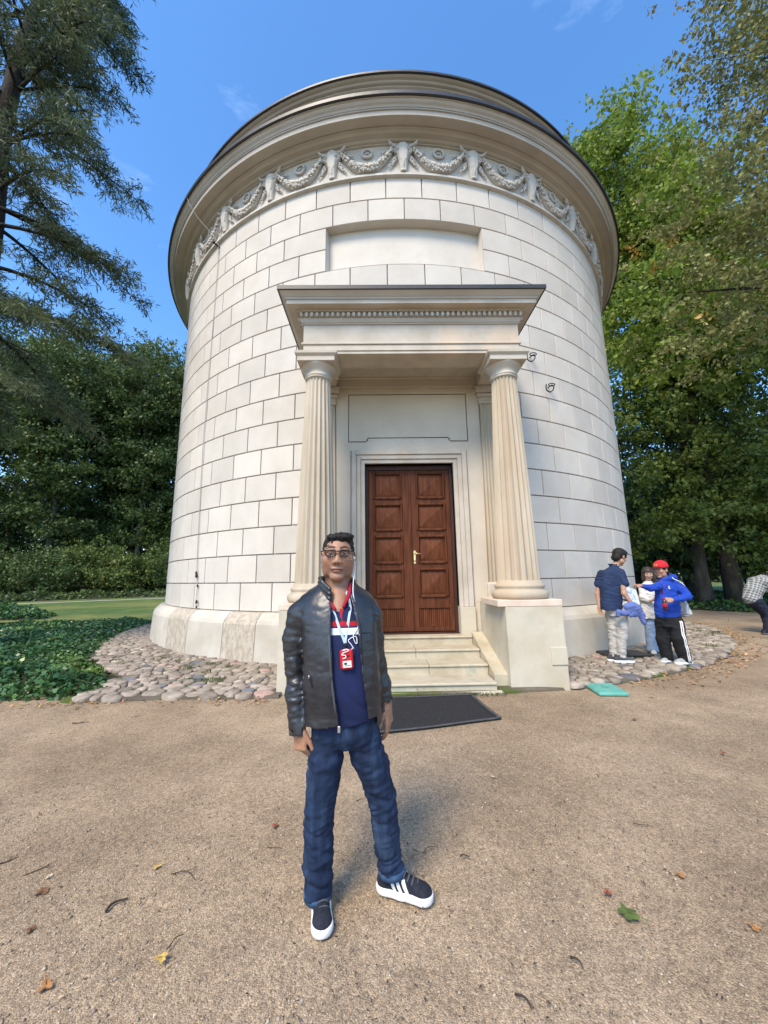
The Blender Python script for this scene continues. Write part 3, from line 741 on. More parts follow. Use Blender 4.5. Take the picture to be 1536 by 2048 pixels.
# ------------------------------------------------------------------ ground
def sheet(name, poly, z, mat, kind='structure'):
    o = obj(name, mesh(name, [(x, y, z) for x, y in poly], [tuple(range(len(poly)))]), mat); o['kind'] = kind; return o
MT['forest_floor'] = material('forest_floor', (.020, .022, .010), (.06, .05, .025), scale=.8, rough=.95, bump=.5, bscale=12, bdist=.05)
MT['lawn'] = material('lawn', (.060, .105, .022), (.11, .165, .036), scale=1.3, rough=.9, bump=.8, bscale=60, bdist=.03, c3=(.18, .19, .05), s3=.16, t3=(.48, .62))
MT['path'] = material('far_path', (.36, .32, .26), (.45, .41, .34), scale=2, rough=.95)
def gravel_mat():
    m = bpy.data.materials.new('fine_gravel'); m.use_nodes = True; nt = m.node_tree; N = nt.nodes; lk = nt.links.new
    b = N['Principled BSDF']; b.inputs['Roughness'].default_value = .9; b.inputs['Specular IOR Level'].default_value = .2
    pos = N.new('ShaderNodeNewGeometry').outputs['Position']
    def noise(sc, det, ro=.6):
        n = N.new('ShaderNodeTexNoise'); n.inputs['Scale'].default_value = sc; n.inputs['Detail'].default_value = det; n.inputs['Roughness'].default_value = ro
        lk(pos, n.inputs['Vector']); return n.outputs['Fac']
    def ramp(fac, els):
        r = N.new('ShaderNodeValToRGB'); e = r.color_ramp.elements
        while len(e) < len(els): e.new(.5)
        for q, (p_, c) in zip(e, els): q.position = p_; q.color = (*c, 1)
        lk(fac, r.inputs['Fac']); return r.outputs['Color']
    def mix(f, a, c, mode='MIX'):
        x = N.new('ShaderNodeMix'); x.data_type = 'RGBA'; x.blend_type = mode
        if hasattr(f, 'node'): lk(f, x.inputs[0])
        else: x.inputs[0].default_value = f
        lk(a, x.inputs[6]); lk(c, x.inputs[7]); return x.outputs[2]
    base = ramp(noise(.55, 5), [(.3, (.265, .202, .134)), (.5, (.33, .258, .175)), (.7, (.385, .305, .213))])
    v = N.new('ShaderNodeTexVoronoi'); v.inputs['Scale'].default_value = 190; lk(pos, v.inputs['Vector'])
    vr = N.new('ShaderNodeSeparateColor'); lk(v.outputs['Color'], vr.inputs[0])
    grain = ramp(vr.outputs[0], [(0, (.50, .47, .44)), (.45, (.92, .90, .88)), (.8, (1.12, 1.10, 1.06)), (1.0, (1.55, 1.5, 1.42))])
    col = mix(.85, base, grain, 'MULTIPLY')
    v2 = N.new('ShaderNodeTexVoronoi'); v2.inputs['Scale'].default_value = 55; lk(pos, v2.inputs['Vector'])
    v2r = N.new('ShaderNodeSeparateColor'); lk(v2.outputs['Color'], v2r.inputs[0])
    g2 = ramp(v2r.outputs[1], [(0, (.72, .70, .68)), (.5, (1, 1, 1)), (1, (1.18, 1.15, 1.1))])
    col = mix(.7, col, g2, 'MULTIPLY')
    big = ramp(noise(1.5, 7, .72), [(.35, (.74, .72, .70)), (.6, (1.10, 1.08, 1.06))]); col = mix(.85, col, big, 'MULTIPLY')
    lk(col, b.inputs['Base Color'])
    ad = N.new('ShaderNodeMath'); ad.operation = 'MULTIPLY_ADD'; lk(v.outputs['Distance'], ad.inputs[0]); ad.inputs[1].default_value = -1.0; lk(noise(35, 6, .75), ad.inputs[2])
    bp = N.new('ShaderNodeBump'); bp.inputs['Strength'].default_value = .55; bp.inputs['Distance'].default_value = .006
    lk(ad.outputs[0], bp.inputs['Height']); lk(bp.outputs['Normal'], b.inputs['Normal']); return m
MT['gravel'] = gravel_mat()
sheet('ground', [(-500, -300), (500, -300), (500, 700), (-500, 700)], -.03, MT['forest_floor'])
# gravel forecourt, gently uneven, reaching round both sides of the camera
def forecourt():
    nx, ny = 150, 110; xs = np.linspace(-16, 30, nx); ys = np.linspace(-24, 2, ny)
    X, Y = np.meshgrid(xs, ys, indexing='ij')
    Z = .006*np.sin(X*1.7+Y*.6)+.005*np.sin(Y*2.3-X*.9+1)+.004*np.sin(X*4.1+Y*3.3)
    Z -= .006
    V = np.stack([X, Y, Z], -1).reshape(-1, 3); I = np.arange(nx*ny).reshape(nx, ny)
    F = np.stack([I[:-1, :-1], I[1:, :-1], I[1:, 1:], I[:-1, 1:]], -1).reshape(-1, 4)
    c = V[F].mean(1); keep = ((c[:, 1] < -8.2) | (c[:, 0] > 0)) & ((c[:, 0] < 15) | (c[:, 1] < 30))
    return np_mesh('gravel_forecourt', V, F[keep], True)
tag(obj('gravel_forecourt', forecourt(), MT['gravel']), kind='structure')
sheet('lawn', [(-90, 1.0), (-3, 1.0), (-3, 50), (-90, 46)], -.012, MT['lawn'])
sheet('lawn_path', [(-60, 9.6), (-60, 8.6), (-26.9, 12.7), (-19, 18.2), (-8, 26.5), (-8, 28), (-19.2, 19.4), (-27, 13.7)], -.006, MT['path'])
sheet('lawn_beyond', [(16, 14), (90, 14), (90, 80), (16, 80)], -.012, MT['lawn'])
sheet('path_beyond', [(14, 40), (90, 44), (90, 47), (14, 43)], -.006, MT['path'])
# ---- cobbled apron
MT['cobble'] = material('field_cobble', (.19, .155, .115), (.37, .315, .25), scale=7, rough=.85, bump=.6, bscale=35, bdist=.015, rnd=.30, hue=.010)
MT['cobble_far'] = material('field_cobble_far', (.19, .155, .115), (.36, .305, .24), scale=7, rough=.8, bump=.4, bscale=40, bdist=.01, island=.28, hue=.01)
MT['cobble_pink'] = material('pink_cobble', (.34, .215, .17), (.44, .30, .245), scale=6, rough=.8, bump=.4, bscale=40, bdist=.01, rnd=.2)
MT['cobble_dark'] = material('dark_cobble', (.11, .11, .12), (.18, .18, .185), scale=6, rough=.75, bump=.4, bscale=40, bdist=.01, rnd=.2)
MT['mortar'] = material('joint_soil', (.085, .072, .05), (.15, .125, .09), scale=3, rough=.95, bump=.7, bscale=60, bdist=.02, c3=(.075, .10, .02), s3=1.3, t3=(.50, .60))
RO = 8.87
def in_apron(x, y):
    r = np.hypot(x, y); a = np.degrees(np.arctan2(x, -y))
    ring = (r > 7.60) & (r < RO) & (np.abs(a) < 86)
    corner = (x < -1.9) & (x > -4.45) & (y > -8.86) & (r >= RO) & (y < -6.5)
    port = (np.abs(x-PX) < 1.95) & (y < -7)
    return (ring | corner) & ~port
def cobbles():
    rng = np.random.default_rng(5)
    def samp(n):
        P = np.stack([rng.uniform(-9, 9, n), rng.uniform(-9, 0, n)], 1); return P[in_apron(P[:, 0], P[:, 1])]
    D = samp(60000); pts = D[rng.choice(len(D), 1200, replace=False)]
    for it in range(4):
        near = np.concatenate([((D[i:i+2000, None, :]-pts[None])**2*np.array([1, 1.5])).sum(-1).argmin(1) for i in range(0, len(D), 2000)])
        for j in range(2):
            s_ = np.bincount(near, D[:, j], len(pts)); c = np.maximum(np.bincount(near, minlength=len(pts)), 1); pts[:, j] = .35*pts[:, j]+.65*s_/c
    base = MB()
    apron = None
    # bedding under the stones, with a low worn edge
    V = []; F = []
    arc = [R(a) for a in range(-90, 91, 3)]
    for r, z in ((7.5, .035), (RO, .035), (RO+.05, .02), (RO+.07, -.1)):
        V += [(r*sin(a), -r*cos(a), z) for a in arc]
    k = len(arc)
    for q in range(3):
        for i in range(k-1): F.append((q*k+i, (q+1)*k+i, (q+1)*k+i+1, q*k+i+1)[::-1])
    base.add(V, F)
    base.add([(-4.6, -8.88, .033), (-1.9, -8.88, .033), (-1.9, -8.6, .033), (-4.6, -7.2, .033), (-4.6, -8.93, -.1), (-1.9, -8.93, -.1)], [(0, 1, 2, 3), (4, 5, 1, 0)])
    apron = base.build('cobbled_apron', MT['mortar']); apron['kind'] = 'structure'
    order = np.argsort(np.hypot(pts[:, 0]-CAM.x, pts[:, 1]-CAM.y)); rest = MB(); cnt = 0
    for i in order:
        c = pts[i]; d = pts-c; dist = np.hypot(d[:, 0], d[:, 1]); nb = np.argsort(dist)[1:14]
        poly = [(.17*cos(2*pi*j/20), .13*sin(2*pi*j/20)) for j in range(20)]
        for b in nb:
            n_ = d[b]/max(dist[b], 1e-6); lim = dist[b]/2-.008; out = []
            for u, v in zip(poly, poly[1:]+poly[:1]):
                du, dv = u[0]*n_[0]+u[1]*n_[1]-lim, v[0]*n_[0]+v[1]*n_[1]-lim
                if du <= 0: out.append(u)
                if du*dv < 0:
                    t = du/(du-dv); out.append((u[0]+(v[0]-u[0])*t, u[1]+(v[1]-u[1])*t))
            poly = out
            if len(poly) < 3: break
        if len(poly) < 3: continue
        # round the outline: resample by angle
        ang = np.array([math.atan2(q[1], q[0]) for q in poly]); rad = np.array([math.hypot(*q) for q in poly])
        P = []
        for j in range(10):
            a = 2*pi*j/10; best = 1e9
            for u, v in zip(poly, poly[1:]+poly[:1]):
                e = (v[0]-u[0], v[1]-u[1]); det = cos(a)*(-e[1])+e[0]*sin(a)
                if abs(det) < 1e-9: continue
                t = (u[0]*(-e[1])+e[0]*u[1])/det; s_ = (cos(a)*u[1]-sin(a)*u[0])/det
                if t > 0 and -.001 <= s_ <= 1.001: best = min(best, t)
            P.append(min(best, .2))
        P = np.array(P); P = .9*P+.05*np.roll(P, 1)+.05*np.roll(P, -1)
        hgt = rng.uniform(.018, .040); tx, ty = rng.uniform(-.08, .08, 2)
        V = []; F = []
        for f, z in ((1.0, -.03), (1.0, .012), (.90, hgt*.80), (.58, hgt)):
            for j in range(10):
                a = 2*pi*j/10; x, y = P[j]*f*cos(a), P[j]*f*sin(a); V.append((x, y, z+(x*tx+y*ty if z > 0 else 0)+(rng.uniform(-.003, .003) if z > .012 else 0)))
        V.append((0, 0, hgt*1.03))
        for q in range(3):
            for j in range(10): F.append((q*10+j, q*10+(j+1) % 10, (q+1)*10+(j+1) % 10, (q+1)*10+j))
        F += [(30+j, 30+(j+1) % 10, 40) for j in range(10)]
        if cnt < 300:
            u = rng.random(); mt = 'cobble_pink' if u < .06 else ('cobble_dark' if u < .13 else 'cobble')
            obj('cobble', mesh('cobble', V, F, True), MT[mt], apron, (c[0], c[1], .031))
        else: rest.add([(x+c[0], y+c[1], z+.031) for x, y, z in V], F, True)
        cnt += 1
    o = rest.build('farther_cobbles', MT['cobble_far'], apron); o['kind'] = 'stuff'
cobbles()
# ------------------------------------------------------------------ vegetation
def leaf_mat(name, c1, c2, c3=None, t3=(.62, .75), s3=.5, scale=.55, island=.35, hue=.02, trans=.30, rough=.5):
    return material(name, c1, c2, scale=scale, detail=3, rough=rough, island=island, hue=hue, trans=trans, spec=.35, c3=c3, s3=s3, t3=t3)
LM = {
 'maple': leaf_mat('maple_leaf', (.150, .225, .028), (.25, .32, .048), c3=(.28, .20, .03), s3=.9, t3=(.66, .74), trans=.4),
 'maple_low': leaf_mat('shaded_maple_leaf', (.075, .125, .020), (.145, .195, .034)),  # darker maple copy: shade of the low boughs put into the leaf colour
 'beech': leaf_mat('turning_leaf', (.165, .175, .048), (.27, .27, .095), c3=(.36, .22, .03), s3=.55, t3=(.60, .68)),
 'larch': leaf_mat('larch_needle', (.080, .110, .046), (.145, .175, .075), c3=(.21, .19, .06), s3=.5, t3=(.60, .74), island=.3),
 'wood_a': leaf_mat('wood_leaf', (.055, .090, .024), (.105, .150, .040)),
 'wood_b': leaf_mat('light_wood_leaf', (.095, .14, .030), (.16, .20, .05)),
 'shrub': leaf_mat('shrub_leaf', (.060, .10, .028), (.115, .165, .046)),
 'shrub_y': leaf_mat('yellow_shrub_leaf', (.095, .135, .030), (.155, .195, .045)),
 'ivy': leaf_mat('ivy_leaf', (.030, .080, .026), (.070, .150, .045), scale=1.2, c3=(.12, .21, .045), s3=.9, t3=(.52, .66), rough=.35, trans=.15),
 'far': leaf_mat('distant_leaf', (.022, .040, .016), (.042, .066, .024), scale=.15),
}
MT['bark'] = material('bark', (.050, .042, .034), (.12, .105, .085), scale=5, stretch=(1, 1, .3), rough=.95, bump=.8, bscale=14, bdist=.05)
MT['bark_pale'] = material('pale_bark', (.13, .115, .095), (.23, .21, .18), scale=4, stretch=(1, 1, .3), rough=.95, bump=.6, bscale=14, bdist=.04)
MT['bark_dark'] = material('dark_bark', (.022, .018, .015), (.05, .042, .034), scale=5, stretch=(1, 1, .3), rough=.95, bump=.8, bscale=14, bdist=.05)
MT['soil'] = material('dark_soil', (.018, .022, .010), (.035, .036, .018), scale=3, rough=.95)
def unit(v): return v/np.maximum(np.linalg.norm(v, axis=-1, keepdims=True), 1e-9)
def leaf_quads(name, C, size, rng, mat, parent, up=.8, aspect=.62, var=.35, droop=.25, axis=None):
    n = len(C); N = unit(rng.normal(size=(n, 3))*(1-up)+np.array([0, 0, 1.0])*up+rng.normal(size=(n, 3))*.25)
    if axis is None: axis = rng.normal(size=(n, 3)); axis[:, 2] -= droop*1.5
    D = unit(axis-N*(axis*N).sum(1, keepdims=True)); D[:, 2] -= droop; D = unit(D)
    T = unit(np.cross(N, D)); L = (size*(1+var*rng.uniform(-1, 1, n)))[:, None]; W = L*aspect*.5
    mid = C+D*L*.45
    V = np.stack([C, mid+T*W+N*W*.25, C+D*L, mid-T*W+N*W*.25], 1).reshape(-1, 3)
    return obj(name, np_mesh(name, V, np.arange(4*n).reshape(n, 4)), mat, parent)
def broadleaf(name, label, base, height, tr, crowns, nclump, nleaf, size, lm, seed, bark='bark', group=None, lean=(0, 0), clump=1.0, limbs=16, forks=1, cat='tree', up=.40, flat=.45, first=.3, shell=.45, bunch=16):
    rng = np.random.default_rng(seed); root = thing(name, label, cat, base, 0, group)
    m = MB(); pts = []
    for i in range(9):
        t = i/8; pts.append((lean[0]*t**1.3+.25*sin(t*5+seed)*t, lean[1]*t**1.3+.2*cos(t*4+seed)*t, height*.88*t-.15*(i == 0)))
    m.tube(pts, [tr*(1.35 if i == 0 else 1)*(1-.88*i/8) for i in range(9)], 9)
    Cs = []; w = np.array([c[3]*c[4]*c[5] for c in crowns]); w = w/w.sum()
    for (cx, cy, cz, rx, ry, rz), f in zip(crowns, w):
        k = max(3, int(nclump*f)); d = unit(rng.normal(size=(k, 3))); r = rng.uniform(0, 1, k)[:, None]**shell
        Cs.append(np.array([cx, cy, cz])+d*r*np.array([rx, ry, rz]))
    Cl = np.concatenate(Cs); Cl = Cl[Cl[:, 2] > .4]
    far_ = np.argsort(-np.hypot(Cl[:, 0], Cl[:, 1])-.3*Cl[:, 2]); pick = rng.choice(len(Cl), min(limbs, len(Cl)), replace=False)
    for i in pick:
        c = Cl[i]; z0 = height*max(first*.6, min(.8, (c[2]-.35*np.hypot(c[0], c[1]))/height*.85)); t = min(1, z0/(height*.88)); q = t*8; a = int(min(7, q)); f = q-a
        p0 = Vector(pts[a]).lerp(Vector(pts[a+1]), f); p1 = Vector(c); mid = p0.lerp(p1, .5)+Vector((0, 0, .06*(p1-p0).length))
        r0 = tr*(1-.85*t)*.5; m.tube(spline([p0, mid, p1], 4), [r0*(1-.9*j/8) for j in range(9)], 5)
    m.build('trunk', MT[bark], root)
    per = max(4, nleaf//len(Cl)); rr = rng.uniform(.6, 1.35, len(Cl))*clump
    sub = max(2, per//bunch); per = per//sub; Sc_ = np.repeat(Cl, sub, 0)+rng.normal(size=(len(Cl)*sub, 3))*np.repeat(rr, sub)[:, None]*np.array([.55, .55, .55*max(flat, .5)])
    P = np.repeat(Sc_, per, 0)+rng.normal(size=(len(Sc_)*per, 3))*size*np.array([.95, .95, .6])
    leaf_quads('crown', P[P[:, 2] > .05], size, rng, LM[lm], root, up=up)
    return root
# bright maple right of the drum
broadleaf('maple_tree', 'tall sunlit yellow-green maple rising behind the right side of the rotunda', (14.6, 2.2, 0), 27, .27,
          [(-.6, 1.4, 19.5, 4.6, 4.2, 8.8), (-3.0, 2.4, 22.5, 2.4, 2.8, 5.2), (2.2, 1, 16, 3.8, 3.6, 6.5), (-1.2, 0, 12, 4.2, 3.6, 4.0)], 430, 115000, .22, 'maple', 3, bark='bark', lean=(-1.0, .9), limbs=34, clump=1.3, shell=.55, bunch=22)
broadleaf('maple_tree', 'dark shaded maple with twin leaning trunks and layered low boughs at right', (15.6, 3.4, 0), 19, .25,
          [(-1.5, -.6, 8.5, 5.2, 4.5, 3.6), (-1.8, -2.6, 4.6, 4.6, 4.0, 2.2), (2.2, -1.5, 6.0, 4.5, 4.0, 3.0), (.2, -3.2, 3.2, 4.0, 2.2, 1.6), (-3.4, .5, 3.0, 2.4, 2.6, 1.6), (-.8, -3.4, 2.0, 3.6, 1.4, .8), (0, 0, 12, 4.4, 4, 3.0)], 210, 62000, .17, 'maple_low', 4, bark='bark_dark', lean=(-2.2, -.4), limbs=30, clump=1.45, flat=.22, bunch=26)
broadleaf('beech_tree', 'near tree with olive and yellowing foliage hanging in from the right edge', (11.6, -8.2, 0), 19, .33,
          [(-1.4, .8, 14.2, 3.0, 3.0, 6.0), (-2.6, 1.6, 9.6, 2.6, 2.6, 3.0), (.3, .5, 17, 3.0, 3.0, 4.5), (-3.3, 2.6, 7.4, 1.6, 1.8, 1.3)], 240, 60000, .105, 'beech', 5, bark='bark_dark', lean=(-.5, .3), limbs=30, clump=1.0, shell=.55, bunch=20)
# ivy-wrapped trunk and dark trees behind, right
broadleaf('oak_tree', 'ivy-covered tree trunk standing in the ground cover behind the plaid-shirted person', (13.6, 2.6, 0), 12, .28,
          [(0, 0, 2.0, .42, .42, 2.3), (.3, 1.5, 9, 3.4, 3, 3)], 130, 12000, .13, 'shrub', 6, bark='bark', limbs=10, clump=.5, first=.5)
RT = [((19.5, 10.5, 0), 11.5, 'dark green tree in the row behind the boy in the red cap'), ((24.5, 8.5, 0), 14, 'dark spreading tree at the right edge behind the stooping person'), ((29, 16, 0), 15, 'distant dark tree closing the right-hand background'), ((21.5, 18, 0), 13, 'deep green tree showing between the maple trunks')]
for i, (b, h, lb) in enumerate(RT):
    broadleaf('park_tree', lb, b, h, .34, [(0, 0, h*.56, 5.2, 5.0, h*.36), (-1, -1.5, 4.2, 4.6, 4.2, 2.3), (2.0, -1, 3.2, 3.6, 3.4, 1.7)], 210, 24000, .30, 'wood_a', 20+i, bark='bark_dark', group='background trees on the right', limbs=16, clump=1.5, flat=.35)
# left wood on its bank
def bank(x, y): d = np.hypot(x-CAM.x, y-CAM.y); return 5.0*sm(np.asarray(d, float), 44.0, 66.0)-.02
def bank_mesh():
    A = np.radians(np.linspace(-62, -12, 50)); D = np.linspace(43, 120, 24); a, d = np.meshgrid(A, D, indexing='ij'); X = CAM.x+d*np.sin(a); Y = CAM.y+d*np.cos(a); Z = bank(X, Y)+.25*np.sin(X*.5)*np.cos(Y*.4)*sm(d, 46, 60)
    I = np.arange(X.size).reshape(X.shape); F = np.stack([I[:-1, :-1], I[:-1, 1:], I[1:, 1:], I[1:, :-1]], -1).reshape(-1, 4); tag(obj('wooded_bank', np_mesh('wooded_bank', np.stack([X, Y, Z], -1).reshape(-1, 3), F[:, ::-1], True), MT['forest_floor']), kind='structure')
bank_mesh()
LT = [(-27, 9, 19, 'wood tree at the far left edge of the photograph', 'wood_a'), (-24.5, 14, 22, 'lighter green wood tree behind the hanging larch boughs', 'wood_b'),
      (-22.0, 10.5, 20, 'slim dark wood tree rising behind the left shrubs', 'wood_a'), (-20.5, 17, 23, 'wood tree with bare slender trunk and a high crown', 'wood_b'),
      (-17.6, 12.6, 21, 'dark wood tree with forked stem left of the rotunda', 'wood_a'), (-16.8, 18.5, 24, 'tall wood tree whose crown tops the left skyline', 'wood_a'),
      (-14.6, 15.2, 22, 'wood tree with leaning trunk close to the rotunda wall', 'wood_a'), (-13.4, 19.5, 24, 'round-crowned wood tree touching the left side of the cornice', 'wood_b'),
      (-30, 16, 23, 'tall wood tree behind the leftmost one', 'wood_a'), (-26, 21, 24, 'pale crowned tree deep in the left wood', 'wood_b'),
      (-23.5, 17.5, 20, 'dark low-branched tree filling the left wood behind the slim one', 'wood_a'), (-19.2, 14.6, 18, 'low-branched dark tree between the two slender wood trunks', 'wood_a'), (-15.8, 21.5, 19, 'shadowed tree deep behind the shrub nearest the rotunda', 'wood_a')]
for i, (x, y, h, lb, lm) in enumerate(LT):
    x, y, h = CAM.x+(x-CAM.x)*1.62, CAM.y+(y-CAM.y)*1.62, h*1.45; zb_ = bank(x, y)-.2
    broadleaf('wood_tree', lb, (x, y, zb_), h, .20+.06*(i % 3), [(0, 0, h*.68, 5.2, 5.2, h*.29), (1.2, -.9, h*.42, 4.2, 4.0, h*.12), (-.5, .8, h*.24, 4.4, 4.0, h*.12)], 210, 32000, .34, lm, 40+i, bark='bark_pale' if i % 3 == 1 else 'bark', group='trees of the left wood', limbs=14, clump=1.7, lean=(random.Random(i).uniform(-1, 1), 0), first=.55)
# shrubs in front of the left wood
SH = [(-25.5, 4.8, 3.0, 3.6, 'shrub', 'dark shrub at the left frame edge before the wood'), (-22.6, 6.2, 2.7, 3.2, 'shrub', 'rounded dark green shrub left of centre of the shrub row'),
      (-19.6, 7.4, 3.2, 3.0, 'shrub', 'dark leafy shrub behind the lawn path'), (-17.0, 9.0, 3.2, 3.6, 'shrub_y', 'yellow-green shrub in the middle of the row'),
      (-16.2, 12.2, 2.2, 6.2, 'shrub_y', 'slender tall yellow-green sapling above the shrubs'), (-14.2, 10.4, 2.6, 3.2, 'shrub', 'dark layered shrub beside the yellow-green one'),
      (-11.9, 11.2, 2.3, 2.6, 'shrub', 'low dark shrub next to the left wall of the rotunda'), (-13.6, 14.5, 2.6, 4.6, 'shrub', 'tall dark shrub nearest the rotunda on the left'), (-21.0, 11.5, 3.6, 5.0, 'shrub', 'tall shadowy thicket shrub under the wood trees'), (-26.0, 10.5, 3.8, 5.2, 'shrub', 'high shadowy shrub filling the left background')]
for i, (x, y, r, h, lm, lb) in enumerate(SH):
    x, y, h, r = CAM.x+(x-CAM.x)*1.68, CAM.y+(y-CAM.y)*1.68, h*1.5, r*1.5; zb_ = bank(x, y)-.1
    broadleaf('shrub', lb, (x, y, zb_), h*.8, .06, [(0, 0, h*.48, r, r*.8, h*.50), (r*.5, -.5, h*.3, r*.6, r*.6, h*.3)], 120, 12000, .24, lm, 60+i, bark='bark_dark', group='shrubs along the left wood', limbs=9, clump=1.1, cat='shrub', flat=.4)
# far off, the park closes in a mass of trees
def distant():
    rng = np.random.default_rng(9); P = []
    for i in range(260):
        a = rng.uniform(-80, 80); d = rng.uniform(75, 110); x, y = d*sin(R(a)), -14+d*cos(R(a)); h = rng.uniform(5, 9) if a > -12 else rng.uniform(12, 22)
        k = 120; P.append(np.array([x, y, h*.5])+rng.normal(size=(k, 3))*np.array([2.6, 2.6, h*.26]))
    P = np.concatenate(P); P = P[P[:, 2] > 0]
    o = leaf_quads('distant_wood', P, 1.2, rng, LM['far'], None, up=.5, aspect=.8); o['kind'] = 'stuff'; o['label'] = 'dark mass of distant park trees'
distant()
# the larch: drooping sprays
def larch():
    rng = np.random.default_rng(12); base = Vector((-10.0, -6.0, 0)); H = 26
    root = thing('larch_tree', 'large feathery larch with drooping boughs filling the upper left', 'tree', base)
    m = MB(); m.tube([(0.15*sin(i), .1*cos(i*1.7), H*i/10-.1) for i in range(11)], [.36*(1-.93*i/10) for i in range(11)], 9)
    C = []; D = []; 
    z = 6.2
    while z < H-.3:
        t = (z-6)/(H-6); Lm = (4.0*(1-t)**.62+.3)*(.86 if z < 14 else 1)*(.75 if z < 7.5 else 1)
        for b in range(rng.integers(2, 5)):
            az = rng.uniform(0, 2*pi); L_ = Lm*rng.uniform(.7, 1.12)
            if sin(az) < -.6 and rng.random() < .4: continue
            dx, dy = cos(az), sin(az); rise = rng.uniform(-.02, .22)
            pts = [Vector((dx*L_*s, dy*L_*s, z+rise*L_*s*1.2-.42*L_*s*s*(1-t*.6))) for s in np.linspace(0, 1, 7)]
            m.tube(pts, [(.05*(1-t*.6)+.01)*(1-.88*j/6) for j in range(7)], 5)
            for s in np.linspace(.22, 1, int(5+L_*3.2)):
                q = s*6; a = int(min(5, q)); p0 = pts[a].lerp(pts[a+1], q-a)
                for sd in (-1, 1):
                    tl = rng.uniform(.45, 1.15)*(1-.45*s)*(.6+.5*(1-t)); ang = az+sd*rng.uniform(.5, 1.25)
                    tip = p0+Vector((cos(ang)*tl, sin(ang)*tl, -tl*rng.uniform(.15, .75)+.1))
                    if rng.random() < .45: m.tube([p0, p0.lerp(tip, .5)+Vector((0, 0, .05)), tip], [.014, .010, .005], 4)
                    ns = int(3.5+tl*7.5)
                    for j in range(ns):
                        f = (j+.5)/ns; c = p0.lerp(tip, f)+Vector((0, 0, .05*sin(pi*f)))
                        for q2 in range(6):
                            d = rng.normal(size=3)*.75+np.array([cos(ang)*.6, sin(ang)*.6, -.55]); C.append(tuple(c)); D.append(d)
        z += rng.uniform(.32, .55)*(1 if z < 18 else .7)
    m.build('trunk', MT['bark_dark'], root)
    C = np.array(C)+rng.normal(size=(len(C), 3))*.05; D = np.array(D)
    leaf_quads('crown', C, .17, rng, LM['larch'], root, up=.15, aspect=.15, axis=D, droop=.12)
    return len(C)
larch()
# ---- ivy beds: a dark mounded core under a skin of leaves
def bed(name, label, poly, hgt, n, size, seed, lm='ivy', edge=.5, res=.35):
    rng = np.random.default_rng(seed); P = np.array(poly, float); lo, hi = P.min(0), P.max(0)
    def inside(X, Y):
        r = np.zeros(X.shape, bool); m_ = 1e9*np.ones(X.shape)
        for a, b in zip(P, np.roll(P, -1, 0)):
            c = ((a[1] > Y) != (b[1] > Y)) & (X < (b[0]-a[0])*(Y-a[1])/(b[1]-a[1]+1e-12)+a[0]); r ^= c
            ab = b-a; t = np.clip(((X-a[0])*ab[0]+(Y-a[1])*ab[1])/(ab@ab), 0, 1); m_ = np.minimum(m_, np.hypot(X-a[0]-ab[0]*t, Y-a[1]-ab[1]*t))
        return r, m_
    def height(X, Y):
        r, d = inside(X, Y); b = hgt*(.72+.16*np.sin(X*1.9+Y*.7)+.12*np.sin(Y*2.7-X*1.3+2)+.10*np.sin(X*5.1+Y*4.3))
        return r, b*np.sqrt(np.clip(d/edge, 0, 1))
    xs = np.arange(lo[0]-res, hi[0]+2*res, res); ys = np.arange(lo[1]-res, hi[1]+2*res, res); X, Y = np.meshgrid(xs, ys, indexing='ij')
    r, h = height(X, Y); Z = np.where(r, h*.72, -.08); I = np.arange(X.size).reshape(X.shape)
    F = np.stack([I[:-1, :-1], I[1:, :-1], I[1:, 1:], I[:-1, 1:]], -1).reshape(-1, 4)
    V = np.stack([X, Y, Z], -1).reshape(-1, 3); keep = (V[F][:, :, 2] > -.05).any(1)
    o = obj(name, np_mesh(name, V, F[keep], True), MT['soil']); o['kind'] = 'stuff'; o['label'] = label
    S = np.stack([rng.uniform(lo[0], hi[0], n*2), rng.uniform(lo[1], hi[1], n*2)], 1); rr, hh = height(S[:, 0], S[:, 1])
    ok = np.where(rr)[0][:n]; C = np.stack([S[ok, 0], S[ok, 1], hh[ok]*rng.uniform(.72, 1.12, len(ok))+.015], 1)
    lv = leaf_quads('ivy_leaves', C, size, rng, LM[lm], o, up=.62, aspect=.85, droop=.3); lv['kind'] = 'stuff'
    return o
bed('ivy_bed', 'glossy dark green ivy bed left of the cobbles', [(-14.5, -8.66), (-4.40, -8.76), (-4.40, -8.3), (-5.3, -7.2), (-6.3, -6.0), (-7.0, -4.8), (-7.75, -3.2), (-8.1, -1.8), (-8.4, -.4), (-9.6, .4), (-14.5, -1.0), (-17, -4)], .20, 56000, .075, 31)
bed('ivy_mound', 'dark oval ivy mound on the lawn at the left edge', [(-27, 5.2), (-22, 3.2), (-17, 1.6), (-14.3, 1.9), (-15.2, 3.6), (-19, 6.0), (-25, 8.4), (-30, 9.0)], .55, 14000, .14, 32, edge=1.2, res=.5)
bed('ivy_bed', 'low ivy ground cover under the trees on the right', [(11.9, 1.6), (12.9, .2), (16, -1.2), (22, -3), (26, 4), (24, 12), (16, 12.5), (11.5, 8), (10.6, 4)], .28, 26000, .13, 33, edge=.8, res=.5)
bed('ground_cover', 'strip of low dark ground cover at the foot of the left shrubs', [(CAM.x+41.5*sin(R(a)), CAM.y+41.5*cos(R(a))) for a in range(-54, -14, 4)]+[(CAM.x+46*sin(R(a)), CAM.y+46*cos(R(a))) for a in range(-14, -55, -4)], .7, 16000, .24, 34, lm='shrub', edge=.8, res=.5)
